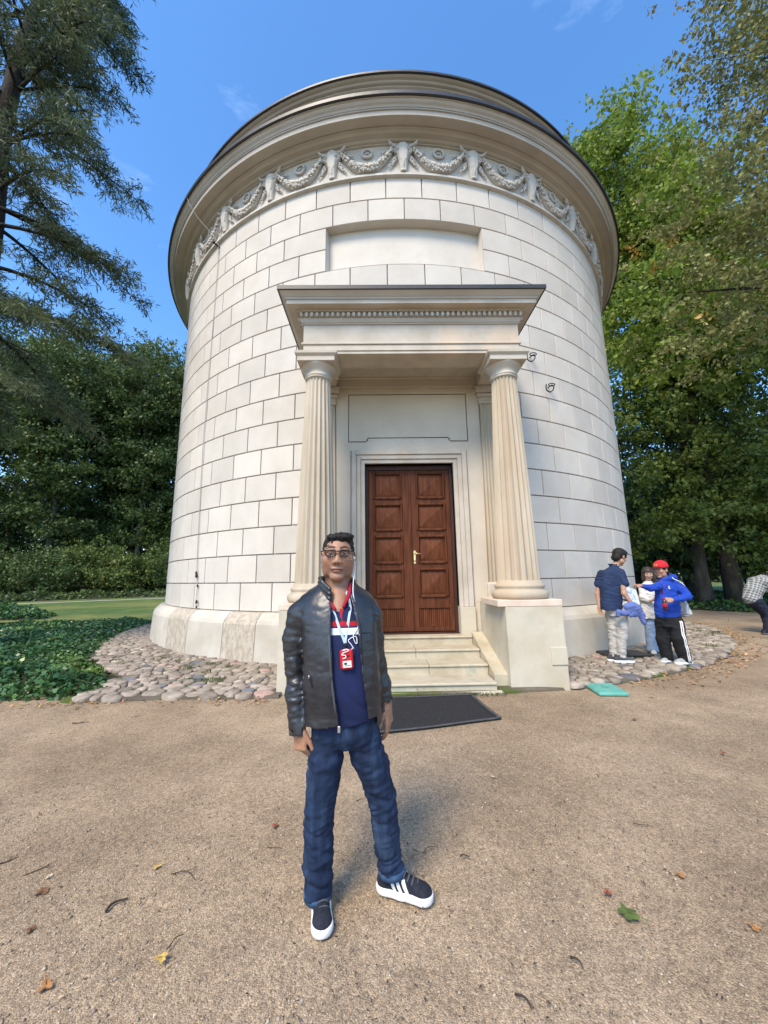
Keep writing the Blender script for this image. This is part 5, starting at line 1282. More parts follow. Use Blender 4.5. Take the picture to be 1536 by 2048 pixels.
    b.inputs['Base Color'].default_value = (.40, .38, .34, 1); b.inputs['Roughness'].default_value = .02; b.inputs['Transmission Weight'].default_value = .95; b.inputs['IOR'].default_value = 1.05; b.inputs['Specular IOR Level'].default_value = .6
    for pts in lens:
        m = MB(); m.add(pts+[(x, y+.0015, z) for x, y, z in pts], [tuple(range(8)), tuple(range(15, 7, -1))]); m.build('lens', gm, gl)
    for q in (-1, 1): m = MB(); m.ball(L2((q*.031, -.0775, .001)), (.0125, .0105, .0085), 10, 8); m.build('eye', MT['eye'], root); m = MB(); m.ball(L2((q*.031+.001, -.0865, .0005)), (.006, .003, .006), 8, 6); m.build('iris', MT['lens'], root)
    # ============ audio guide hung on his neck (a thing of its own)
    ag = thing('audio_guide', 'small red audio guide on a pale blue lanyard hanging on the man\'s chest', 'audio guide', (-.774, -12.12, 1.06))
    ox, oy, oz = -.774, -12.12, 1.06
    ydev = front(S, -.774, 1.10)-.016
    Rm = Matrix.Rotation(R(-4), 4, 'Y')
    def dev(name, x0, x1, y0, y1, z0, z1, b_, mat, par):
        m = MB(); m.box(x0, x1, y0, y1, z0, z1, b_); me = m.me(name); me.transform(Matrix.Translation((-.774-ox, ydev-oy, 1.106-oz)) @ Rm); return obj(name, me, mat, par)
    MT['red_plastic'] = material('red_plastic', (.55, .012, .014), rough=.32, spec=.5); MT['paper'] = material('label_print', (.62, .62, .60), (.70, .70, .68), scale=90, rough=.6)
    cs = dev('case', -.029, .029, -.012, .011, -.043, .043, .007, MT['red_plastic'], ag)
    dev('label', -.017, .022, -.0135, -.0118, -.034, -.005, .0004, MT['paper'], ag); dev('label_mark', -.011, .002, -.0146, -.0136, -.021, -.012, .0003, MT['iron'], ag); dev('label_text', -.008, .018, -.0146, -.0136, -.0265, -.0245, .0003, MT['iron'], ag)
    dev('badge', .002, .016, -.0135, -.0118, .012, .020, .0004, MT['iron'], ag); dev('socket', -.010, .0, -.006, .006, .043, .049, .002, MT['iron'], ag)
    MT['strap'] = material('pale_blue_strap', (.34, .44, .53), (.44, .52, .60), scale=70, rough=.7); MT['wire'] = material('white_wire', (.72, .72, .72), rough=.5)
    def strap(pts, w=.0058):
        P = [(x, min(front(S, x, z, .004), front(S, x+.006, z, .004), front(S, x-.006, z, .004)) if y is None else y, z) for x, y, z in pts]; P = spline(P, 4); m = MB(); V = []; n = len(P)
        for i, p in enumerate(P):
            t = (Vector(P[min(i+1, n-1)])-Vector(P[max(i-1, 0)])).normalized(); s_ = t.cross(Vector((0, -1, 0))).normalized()*w; p = Vector(p)-Vector((ox, oy, oz)); V += [p-s_, p+s_, p+s_+Vector((0, .002, 0)), p-s_+Vector((0, .002, 0))]
        m.add(V, [(i*4+a, i*4+(a+1) % 4, i*4+4+(a+1) % 4, i*4+4+a) for i in range(n-1) for a in range(4)]); return m.build('lanyard', MT['strap'], ag)
    strap([(-.888, -12.0, 1.41), (-.872, -12.038, 1.385), (-.852, None, 1.34), (-.832, None, 1.29), (-.812, None, 1.24), (-.795, None, 1.20), (-.783, None, 1.172)])
    strap([(-.790, -11.99, 1.41), (-.772, -12.035, 1.375), (-.763, None, 1.33), (-.767, None, 1.29), (-.774, None, 1.24), (-.780, None, 1.20), (-.783, None, 1.172)])
    m = MB(); yk = front(S, -.782, 1.165); m.box(-.787-ox, -.777-ox, yk-.012-oy, yk-.004-oy, 1.153-oz, 1.174-oz, .002); m.tube([(-.782-ox, yk-.008-oy, 1.155-oz), (-.780-ox, ydev-oy, 1.151-oz)], .0015, 5); m.build('clip', MT['iron'], ag)
    def wire(pts, r=.0022):
        P = [(x-ox, (front(S, x, z, .006) if y is None else y)-oy, z-oz) for x, y, z in pts]; m = MB(); m.tube(spline(P, 5), r, 5); return m.build('earphone_wire', MT['wire'], ag)
    e = c+HM@np.array((.083, -.006, -.012))
    wire([tuple(e), (e[0]+.004, e[1]-.012, e[2]-.06), (-.748, -12.03, 1.455), (-.748, -12.06, 1.41), (-.742, -12.085, 1.375), (-.735, None, 1.34), (-.742, None, 1.31), (-.728, None, 1.27), (-.726, None, 1.235), (-.745, None, 1.205), (-.738, None, 1.175), (-.728, None, 1.17), (-.735, None, 1.20), (-.768, None, 1.185), (-.755, None, 1.165), (-.742, None, 1.145), (-.745, ydev-.004, 1.155), (-.752, ydev, 1.147)])
    wire([(-.782, ydev-.004, 1.150), (-.790, ydev-.014, 1.146), (-.772, ydev-.016, 1.152), (-.764, ydev-.016, 1.145), (-.785, ydev-.018, 1.138), (-.795, ydev-.018, 1.128), (-.779, ydev-.018, 1.126), (-.776, ydev-.018, 1.116), (-.790, ydev-.018, 1.112)])
    m = MB(); m.ball((e[0]-ox, e[1]-.004-oy, e[2]-oz), (.006, .009, .009), 8, 6); m.build('earpiece', MT['wire'], ag)
man()
# ================================================================== visitors by the information board
def part(root, name, mat, lo, hi, h, build, parent=None, warp=None, pig=None, relax=1):
    b = np.array(root.location); S = Sculpt(lo, hi, h); build(S)
    if isinstance(warp, tuple): crumple(S, [(warp[0]*1.5, 7, 7, 18, 6, 1), (warp[0]*.9, 15, 15, 34, -9, 1), (warp[0]*.6, 20, 12, 6, 4, 0)])
    elif warp is not None: S.warp(warp)
    me = S.mesh(name, relax=relax)
    if pig: pig(me)
    me.transform(Matrix.Translation(-Vector(b))); me.update(); o = obj(name, me, mat, parent or root); return o, S
def hair_short(c, M, s, front=.088):
    def f(S):
        c_ = np.array(c); T = lambda p: c_+M@(np.array(p)*s)
        S.ell(T((0, .020, .036)), np.array((.090, .106, .092))*s, .01, rot=M); S.ell(T((0, -.03, .085)), np.array((.07, .06, .035))*s, .02, rot=M)
        S.ell(T((0, -.135, -.02)), np.array((.075, .078, front))*s, .01, 'sub', rot=M); S.ell(T((0, -.062, -.11)), np.array((.13, .078, .10))*s, .01, 'sub', rot=M)
        S.ell(T((0, .10, -.175)), np.array((.2, .2, .085))*s, .01, 'sub', rot=M)
        S.ell(T((0, .072, -.042)), np.array((.070, .048, .062))*s, .02, rot=M)
        for q in (-1, 1): S.ell(T((q*.085, .014, -.012)), np.array((.022, .022, .030))*s, .004, 'sub', rot=M)
    return f
def cloth(name, c, var=.18, rough=.85, scale=6): return material(name, tuple(x*(1-var) for x in c), tuple(min(1, x*(1+var)) for x in c), scale=scale, rough=rough, bump=.25, bscale=200, bdist=.002, coords='obj')
def folds(a, f, ph=0): return (a,)
TAN = (.42, .23, .145); LIP = (.40, .17, .14); BRW = (.03, .02, .016)
WHITE = (MT['rubber_white'])
# ---- tall boy in navy shirt
def boy_navy():
    r = thing('person', 'boy in navy short-sleeved shirt and pale grey trousers, back half turned', 'person', (3.28, -7.55, .06))
    hc = (3.485, -7.55, 1.755); M = rotm(0, 0, R(108)) @ rotm(R(26), 0, 0); s = 1.06
    def body(S):
        head(S, hc, M, s, .92); S.cap((3.46, -7.55, 1.70), (3.35, -7.55, 1.55), .050, .06, .03); S.loft([(.85, 3.26, -7.55, .10, .08), (1.2, 3.27, -7.55, .12, .08), (1.5, 3.33, -7.55, .10, .06)], .03)
        S.chain([(3.41, -7.65, 1.50), (3.375, -7.71, 1.15), (3.475, -7.74, .965)], [.045, .040, .028], .02); S.chain([(3.16, -7.48, 1.48), (3.085, -7.46, 1.14), (3.065, -7.50, .945)], [.045, .040, .028], .02)
        S.chain([(3.34, -7.60, .82), (3.32, -7.60, .5), (3.27, -7.60, .13)], [.06, .05, .04], .02); S.chain([(3.26, -7.50, .82), (3.25, -7.50, .5), (3.22, -7.50, .13)], [.06, .05, .04], .02)
        hand(S, (3.475, -7.74, .965), (.55, -.15, -.8), (-.6, .2, -.5), (.3, -.9, .2), 1.0, curl=(.5, .7, .5)); hand(S, (3.065, -7.50, .945), (-.05, -.12, -1), (.1, -.95, .1), (.9, .1, 0), 1.0, curl=(.25, .35, .3), spread=.12)
    part(r, 'body', MT['skin'], (2.95, -7.95, .06), (3.70, -7.3, 1.95), .0065, body, pig=lambda me: head_pigment(me, hc, M, s, TAN, LIP, BRW))
    part(r, 'hair', MT['hair'], (3.3, -7.75, 1.60), (3.68, -7.35, 1.95), .006, hair_short(hc, M, s*1.07, .070), warp=lambda x, y, z: .003*np.sin(x*150+z*90)*np.cos(y*120))
    def shirt(S):
        S.loft([(.885, 3.235, -7.55, .170, .140), (1.05, 3.245, -7.55, .170, .138), (1.25, 3.275, -7.55, .180, .138), (1.42, 3.305, -7.55, .188, .128), (1.52, 3.325, -7.55, .165, .105), (1.585, 3.36, -7.55, .078, .072), (1.61, 3.37, -7.55, .07, .068)], .02)
        S.cap((3.41, -7.63, 1.49), (3.42, -7.69, 1.31), .066, .070, .05); S.cap((3.17, -7.48, 1.48), (3.11, -7.46, 1.30), .062, .064, .05)
        S.chain([(3.43, -7.54, 1.625), (3.37, -7.62, 1.625), (3.31, -7.58, 1.635), (3.31, -7.50, 1.635), (3.38, -7.48, 1.625)], [.014]*5, .01)
        S.F = np.where((np.abs(S.ax[0].reshape(-1, 1, 1)-3.275) > .135) & (S.ax[2].reshape(1, 1, -1) < 1.36), np.maximum(S.F, (1.285-S.ax[2]).reshape(1, 1, -1)), S.F).astype(np.float32) if False else S.F
    part(r, 'shirt', cloth('navy_cotton', (.016, .030, .075)), (2.98, -7.85, .86), (3.62, -7.35, 1.66), .0075, shirt, warp=folds(.0045, 34))
    def pants(S):
        S.loft([(.78, 3.31, -7.55, .155, .125), (.88, 3.30, -7.55, .150, .12), (.93, 3.29, -7.55, .145, .115)], .02)
        S.chain([(3.35, -7.60, .80), (3.335, -7.61, .66), (3.32, -7.61, .48), (3.28, -7.60, .145)], [.105, .098, .085, .073], .03); S.chain([(3.27, -7.50, .80), (3.26, -7.50, .5), (3.225, -7.50, .145)], [.105, .085, .073], .03)
        S.F = np.maximum(S.F, (.135-S.ax[2]).reshape(1, 1, -1)).astype(np.float32)
    part(r, 'trousers', cloth('pale_grey_cotton', (.40, .385, .355), .1), (3.08, -7.80, .08), (3.55, -7.35, .96), .0075, pants, warp=folds(.0065, 55, 1))
    mats = (cloth('grey_canvas', (.06, .065, .075)), MT['rubber_white'], MT['white_strip'])
    shoe(r, (3.14-3.28, -.05), (3.465-3.28, -.08), .0, mats); shoe(r, (3.10-3.28, .05), (3.40-3.28, .05), .0, mats)
boy_navy()
def draped():
    r = thing('jacket', 'lilac-blue jacket draped over the forearm of the boy in navy', 'jacket', (3.42, -7.80, .68))
    def f(S):
        S.ell((3.40, -7.79, .95), (.12, .055, .075), .03); S.ell((3.45, -7.80, .90), (.115, .05, .12), .03); S.ell((3.27, -7.79, .85), (.10, .035, .05), .03); S.cap((3.36, -7.80, .95), (3.38, -7.80, .80), .05, .03, .02)
        S.chain([(3.50, -7.81, .92), (3.55, -7.81, .80), (3.575, -7.81, .69)], [.06, .045, .038], .03); S.cap((3.20, -7.79, .87), (3.18, -7.79, .80), .04, .03, .02); S.cap((3.44, -7.76, .985), (3.48, -7.745, .95), .036, .034, .006, 'sub')
    part(r, 'cloth', cloth('lilac_blue_cloth', (.10, .14, .34), .15), (3.08, -7.95, .60), (3.70, -7.65, 1.12), .007, f, warp=folds(.007, 60, 2))
draped()
def board():
    r = thing('information_board', 'low tilted information board on a black post and steel base plate', 'sign', (3.70, -7.02, .07))
    m = MB(); m.box(-.40, .36, -.24, .24, 0, .025, .006); m.build('base_plate', MT['metal_black'], r)
    m = MB(); m.box(-.045, .035, -.03, .03, .026, .98, .005); m.build('post', MT['metal_black'], r)
    T_ = Matrix.Translation((.10, -.02, 1.06)) @ Matrix.Rotation(R(24), 4, 'Y') @ Matrix.Rotation(R(50), 4, 'X')
    MT['print'] = material('printed_panel', (.50, .58, .60), (.66, .70, .70), scale=22, rough=.4, c3=(.22, .34, .36), s3=18, t3=(.55, .62))
    for n, a, mt in (('panel', (-.30, .28, -.20, .20, 0, .02, .004), 'metal_black'), ('printed_sheet', (-.285, .265, -.185, .185, .0205, .0235, 0), 'print')):
        m = MB(); m.box(*a); me = m.me(n); me.transform(T_); obj(n, me, MT[mt], r)
board()
# ---- girl
def girl():
    r = thing('person', 'girl in white knitted top and wide light blue jeans facing the board', 'person', (4.38, -6.9, .06))
    hc = (4.385, -6.92, 1.47); M = rotm(0, 0, R(-28)) @ rotm(R(14), 0, 0); s = .93
    def body(S):
        head(S, hc, M, s, .9); S.cap((4.385, -6.9, 1.42), (4.38, -6.88, 1.27), .043, .05, .02); S.loft([(.6, 4.34, -6.9, .09, .07), (.9, 4.34, -6.9, .09, .07), (1.2, 4.36, -6.9, .09, .06), (1.28, 4.38, -6.89, .05, .05)], .03)
        S.chain([(4.24, -6.92, 1.22), (4.19, -6.98, 1.02), (4.25, -7.09, .99)], [.035, .032, .024], .02); S.chain([(4.48, -6.92, 1.22), (4.51, -6.98, 1.02), (4.38, -7.09, .98)], [.035, .032, .024], .02)
        hand(S, (4.25, -7.09, .99), (.9, -.3, .2), (.1, .1, 1), (-.3, -.9, .1), .85); hand(S, (4.38, -7.09, .98), (-.9, -.3, .1), (.1, .1, 1), (.3, -.9, .1), .85)
        S.chain([(4.31, -6.9, .66), (4.28, -6.9, .1)], [.05, .04], .02); S.chain([(4.41, -6.9, .66), (4.51, -6.9, .1)], [.05, .04], .02)
    part(r, 'body', MT['skin'], (4.05, -7.25, .06), (4.65, -6.7, 1.66), .0065, body, pig=lambda me: head_pigment(me, hc, M, s, (.46, .29, .205), (.48, .2, .18), (.05, .035, .03)))
    def hair(S):
        c = np.array(hc); T = lambda p: c+M@(np.array(p)*s)
        S.ell(T((0, .02, .038)), np.array((.094, .108, .092))*s, .01, rot=M)
        for q in (-1, 1): S.chain([T((q*.074, .0, .02)), T((q*.084, -.01, -.09)), T((q*.080, -.02, -.17))], [.034, .034, .022], .02)
        S.ell(T((0, .06, -.09)), np.array((.085, .055, .12))*s, .03, rot=M); S.ell(T((0, -.15, -.045)), np.array((.062, .10, .092))*s, .01, 'sub', rot=M)
    part(r, 'hair', MT['hair_brown'], (4.2, -7.12, 1.2), (4.58, -6.72, 1.66), .006, hair, warp=lambda x, y, z: .0025*np.sin(x*170+y*140+np.sin(z*40)))
    def top(S):
        S.loft([(.655, 4.30, -6.9, .165, .13), (.72, 4.305, -6.9, .170, .135), (.95, 4.32, -6.9, .158, .125), (1.12, 4.345, -6.9, .152, .115), (1.23, 4.36, -6.9, .140, .10), (1.30, 4.375, -6.89, .07, .065), (1.33, 4.38, -6.89, .062, .06)], .02)
        S.chain([(4.24, -6.92, 1.21), (4.185, -6.98, 1.03), (4.245, -7.06, .985)], [.062, .062, .048], .02); S.chain([(4.48, -6.92, 1.21), (4.515, -6.98, 1.02), (4.40, -7.07, .98)], [.062, .062, .048], .02)
    part(r, 'knitted_top', cloth('white_knit', (.58, .56, .52), .12, scale=30), (4.08, -7.16, .62), (4.62, -6.72, 1.36), .007, top, warp=folds(.006, 60, 3))
    def jeans(S):
        S.chain([(4.305, -6.9, .66), (4.295, -6.9, .35), (4.285, -6.92, .10)], [.098, .088, .092], .02); S.chain([(4.41, -6.9, .66), (4.46, -6.9, .35), (4.515, -6.92, .09)], [.095, .086, .090], .02)
        S.F = np.maximum(S.F, (.085-S.ax[2]).reshape(1, 1, -1)).astype(np.float32)
    part(r, 'jeans', cloth('light_denim', (.24, .33, .46), .15), (4.15, -7.08, .05), (4.66, -6.76, .76), .0075, jeans, warp=folds(.005, 40, 4))
    mats = (cloth('white_canvas', (.60, .59, .56)), MT['rubber_white'], MT['white_strip']); shoe(r, (-.05, .08), (-.16, -.15), 0, mats, L0=.285); shoe(r, (.16, .08), (.12, -.16), 0, mats)
girl()
# ---- boy in the blue hoodie
def boy_blue():
    r = thing('person', 'boy in red cap and bright blue hoodie pointing at the board', 'person', (4.10, -7.7, .06))
    hc = (4.045, -7.70, 1.525); M = rotm(0, 0, R(-72)) @ rotm(R(4), 0, 0); s = 1.03
    def body(S):
        head(S, hc, M, s, 1.0); S.cap((4.06, -7.7, 1.47), (4.10, -7.7, 1.32), .052, .06, .02); S.loft([(.7, 4.06, -7.7, .12, .1), (1.1, 4.08, -7.7, .13, .1), (1.32, 4.10, -7.7, .09, .07)], .03)
        S.chain([(3.97, -7.76, 1.27), (3.76, -7.79, 1.235), (3.615, -7.78, 1.275)], [.045, .04, .027], .02); S.chain([(4.21, -7.80, 1.27), (4.265, -7.90, 1.10), (3.955, -7.97, 1.055)], [.045, .04, .027], .02)
        hand(S, (3.615, -7.78, 1.275), (-1, .05, .12), (0, .25, -1), (.05, -.97, -.1), .95, each=((.06, .08, .05), (.9, 1.2, .7), (1.0, 1.2, .7), (1.0, 1.2, .7)), thumb=(.1, .8))
        hand(S, (3.955, -7.97, 1.055), (-1, .02, -.12), (-.1, .75, -.6), (-.05, .3, .95), .95, each=((.75, 1.0, .6), (.8, 1.0, .6), (.85, 1.0, .6), (.9, 1.0, .6)), thumb=(.2, .6))
        S.chain([(4.12, -7.75, .7), (4.11, -7.77, .42), (4.19, -7.75, .1)], [.06, .05, .04], .02); S.chain([(4.0, -7.64, .7), (3.98, -7.62, .42), (4.03, -7.6, .1)], [.06, .05, .04], .02)
    part(r, 'body', MT['skin'], (3.42, -8.05, .06), (4.42, -7.48, 1.72), .0065, body, pig=lambda me: head_pigment(me, hc, M, s, (.38, .205, .13), LIP, BRW))
    part(r, 'hair', MT['hair'], (3.86, -7.88, 1.36), (4.24, -7.52, 1.74), .006, hair_short(hc, M, s*.99))
    def capf(S):
        c = np.array(hc); T = lambda p: c+M@(np.array(p)*s); S.ell(T((0, .012, .055)), np.array((.098, .116, .098))*s, .01, rot=M); S.ell(T((0, .0, -.06)), np.array((.3, .3, .095))*s, .004, 'sub', rot=M)
    cp_, _ = part(r, 'cap', cloth('red_felt', (.52, .018, .028), .1), (3.85, -7.88, 1.45), (4.24, -7.52, 1.76), .006, capf)
    def brim(S):
        c = np.array(hc); T = lambda p: c+M@(np.array(p)*s); S.ell(T((0, -.12, .040)), np.array((.075, .085, .007))*s, .004, rot=M @ rotm(R(10), 0, 0))
    part(r, 'brim', cloth('dark_brim', (.03, .012, .016)), (3.72, -7.9, 1.44), (4.1, -7.5, 1.66), .004, brim, parent=cp_)
    c = np.array(hc); f0 = c+M@(np.array((.004, -.104, .075))*s)-np.array(r.location); d0 = M@np.array((0, -1, .25)); m = MB()      # the stitched mark on the cap
    x_ = Vector(M@np.array((1, 0, 0))); z_ = Vector(M@np.array((0, .35, 1))).normalized(); p0 = Vector(f0)
    for a, b in (((-.018, -.018), (-.018, .018)), ((-.018, .018), (0, .0)), ((0, 0), (.018, .018)), ((.018, .018), (.018, -.018))): m.tube([p0+x_*a[0]+z_*a[1], p0+x_*b[0]+z_*b[1]], .004, 5)
    m.build('cap_mark', material('gold_thread', (.55, .38, .16), rough=.6), cp_)
    def hood(S):
        S.loft([(.765, 4.055, -7.7, .176, .142), (.82, 4.055, -7.7, .178, .148), (1.0, 4.07, -7.7, .174, .146), (1.15, 4.09, -7.7, .172, .136), (1.29, 4.10, -7.7, .175, .125), (1.36, 4.10, -7.7, .10, .09), (1.40, 4.09, -7.7, .078, .078)], .02)
        S.chain([(4.0, -7.74, 1.28), (3.90, -7.77, 1.25), (3.76, -7.79, 1.235), (3.655, -7.785, 1.265)], [.070, .064, .056, .044], .02); S.chain([(4.19, -7.78, 1.28), (4.245, -7.85, 1.19), (4.265, -7.90, 1.10), (4.14, -7.945, 1.075), (3.99, -7.965, 1.06)], [.074, .068, .062, .055, .046], .02)
        S.chain([(4.02, -7.76, 1.37), (4.12, -7.80, 1.385), (4.205, -7.74, 1.40), (4.20, -7.63, 1.40), (4.08, -7.60, 1.385)], [.030, .045, .052, .05, .03], .03); S.ell((4.21, -7.70, 1.36), (.07, .09, .075), .03)
        S.ell((4.05, -7.845, .93), (.13, .035, .075), .02)
    def hwarp(x, y, z): return .004*np.sin(z*42+np.sin(x*30+y*20)*1.6)+.003*np.sin(x*50+z*30)
    hd, HS = part(r, 'hoodie', cloth('royal_blue_fleece', (.012, .050, .33), .12), (3.58, -8.05, .73), (4.40, -7.48, 1.48), .0075, hood, warp=folds(.005, 40))
    def fr(S, x, z, off=.004):
        i = int(np.clip(round((x-S.lo[0])/S.h), 0, S.n[0]-1)); k = int(np.clip(round((z-S.lo[2])/S.h), 0, S.n[2]-1)); col = S.F[i, :, k]; j = int(np.argmax(col < 0)); return S.lo[1]+S.h*j-off if col[j] < 0 else -7.75
    L0 = np.array(r.location)
    m = MB(); m.tube([Vector((x, fr(HS, x, z, .001), z))-Vector(L0) for x, z in ((3.985, 1.36), (3.975, 1.28), (3.965, 1.2), (3.955, 1.13))], .008, 5); m.build('red_zip', MT['red_cloth'], hd)
    for dx, dz, a, b in ((0, 0, .014, .010), (.012, .020, .010, .012), (.016, -.012, .018, .008)):
        x, z = 4.035+dx, 1.235+dz; m = MB(); m.ball(Vector((x, fr(HS, x, z, .001), z))-Vector(L0), (a, .004, b), 8, 5); m.build('chest_badge', MT['white_strip'], hd)
    def pants(S):
        S.loft([(.62, 4.06, -7.7, .17, .13), (.72, 4.06, -7.7, .18, .14), (.80, 4.06, -7.7, .18, .14)], .02); S.chain([(4.125, -7.75, .68), (4.115, -7.78, .45), (4.15, -7.77, .28), (4.195, -7.755, .09)], [.120, .102, .094, .088], .03); S.chain([(4.0, -7.64, .68), (3.985, -7.62, .42), (4.03, -7.60, .10)], [.115, .098, .085], .03)
        S.F = np.maximum(S.F, (.085-S.ax[2]).reshape(1, 1, -1)).astype(np.float32)
    pn, PS = part(r, 'track_trousers', cloth('black_jersey', (.012, .012, .014)), (3.84, -7.98, .05), (4.36, -7.46, .84), .0075, pants, warp=folds(.004, 40, 5))
    for o_ in (-.014, .014):
        pts = [Vector((x+o_, fr(PS, x+o_, z, .003), z))-Vector(L0) for x, z in [(4.125+.075*max(0, (.50-q)/.4), q) for q in np.linspace(.72, .10, 26)]]; m = MB(); m.tube(pts, .0095, 6); m.build('side_stripe', MT['white_strip'], pn)
    mats = (cloth('pale_grey_mesh', (.30, .32, .33), .3, scale=60), MT['rubber_white'], MT['white_strip']); shoe(r, (.20, -.05), (-.11, -.11), 0, mats); shoe(r, (.03, .10), (-.22, .04), 0, mats)
boy_blue()
def bottle():
    r = thing('drink_bottle', 'dark red drink bottle held low by the boy in the blue hoodie', 'bottle', (3.845, -7.945, .895))
    m = MB(); m.lathe([(.0, 0), (.030, 0), (.033, .01), (.033, .12), (.028, .145), (.014, .165), (.013, .18)], 16); m.build('bottle_body', material('cola', (.03, .010, .010), rough=.12, spec=.6), r)
    m = MB(); m.lathe([(.0335, .055), (.0342, .056), (.0342, .105), (.0335, .106)], 16); m.build('bottle_label', MT['red_cloth'], r)
    m = MB(); m.lathe([(.015, .178), (.015, .195), (.0, .196)], 12); m.build('bottle_cap', MT['red_cloth'], r)
bottle()
def bag():
    r = thing('drawstring_bag', 'white drawstring bag hanging at the back of the boy in the blue hoodie', 'bag', (4.36, -7.66, .76))
    def f(S): S.ell((4.345, -7.66, .90), (.065, .13, .15), .02); S.chain([(4.335, -7.66, .98), (4.315, -7.66, 1.10)], [.06, .03], .03); S.ell((4.36, -7.66, .83), (.07, .14, .08), .03)
    part(r, 'sack', cloth('white_nylon', (.55, .56, .53), .1), (4.22, -7.86, .70), (4.48, -7.46, 1.16), .007, f, warp=folds(.006, 55, 6))
    b = Vector(r.location)
    for pts in (((4.31, -7.70, 1.08), (4.30, -7.82, 1.20), (4.245, -7.89, 1.27), (4.19, -7.885, 1.33), (4.12, -7.865, 1.37), (4.11, -7.84, 1.40), (4.18, -7.76, 1.43)), ((4.31, -7.72, 1.02), (4.285, -7.84, .98), (4.255, -7.86, .92), (4.28, -7.82, .82))):
        m = MB(); m.tube([Vector(p)-b for p in spline(pts, 5)], .006, 6); m.build('cord', MT['wire'], r)
bag()
# ---- stooping person at the right edge
def plaid_mat():
    m = bpy.data.materials.new('grey_plaid'); m.use_nodes = True; nt = m.node_tree; N = nt.nodes; lk = nt.links.new; b = N['Principled BSDF']; b.inputs['Roughness'].default_value = .85
    t = N.new('ShaderNodeTexCoord'); mp_ = N.new('ShaderNodeMapping'); mp_.inputs['Rotation'].default_value = (0, R(-28), R(20)); lk(t.outputs['Object'], mp_.inputs['Vector']); sp = N.new('ShaderNodeSeparateXYZ'); lk(mp_.outputs[0], sp.inputs[0])
    def stripe(ax, f, ph, th):
        a = N.new('ShaderNodeMath'); a.operation = 'MULTIPLY_ADD'; lk(sp.outputs[ax], a.inputs[0]); a.inputs[1].default_value = f; a.inputs[2].default_value = ph
        s_ = N.new('ShaderNodeMath'); s_.operation = 'SINE'; lk(a.outputs[0], s_.inputs[0]); g = N.new('ShaderNodeMath'); g.operation = 'GREATER_THAN'; lk(s_.outputs[0], g.inputs[0]); g.inputs[1].default_value = th; return g.outputs[0]
    col = None
    def mixv(f, a, c_):
        x = N.new('ShaderNodeMix'); x.data_type = 'RGBA'; mu = N.new('ShaderNodeMath'); mu.operation = 'MULTIPLY'; lk(f, mu.inputs[0]); mu.inputs[1].default_value = .55; lk(mu.outputs[0], x.inputs[0])
        if hasattr(a, 'node'): lk(a, x.inputs[6])
        else: x.inputs[6].default_value = (*a, 1)
        x.inputs[7].default_value = (*c_, 1); return x.outputs[2]
    col = mixv(stripe(0, 105, 0, .1), (.26, .27, .26), (.07, .075, .075)); col = mixv(stripe(2, 105, 1, .1), col, (.07, .075, .075)); col = mixv(stripe(0, 105, 2.6, .93), col, (.55, .55, .53)); col = mixv(stripe(2, 105, 3.6, .93), col, (.55, .55, .53))
    lk(col, b.inputs['Base Color']); return m
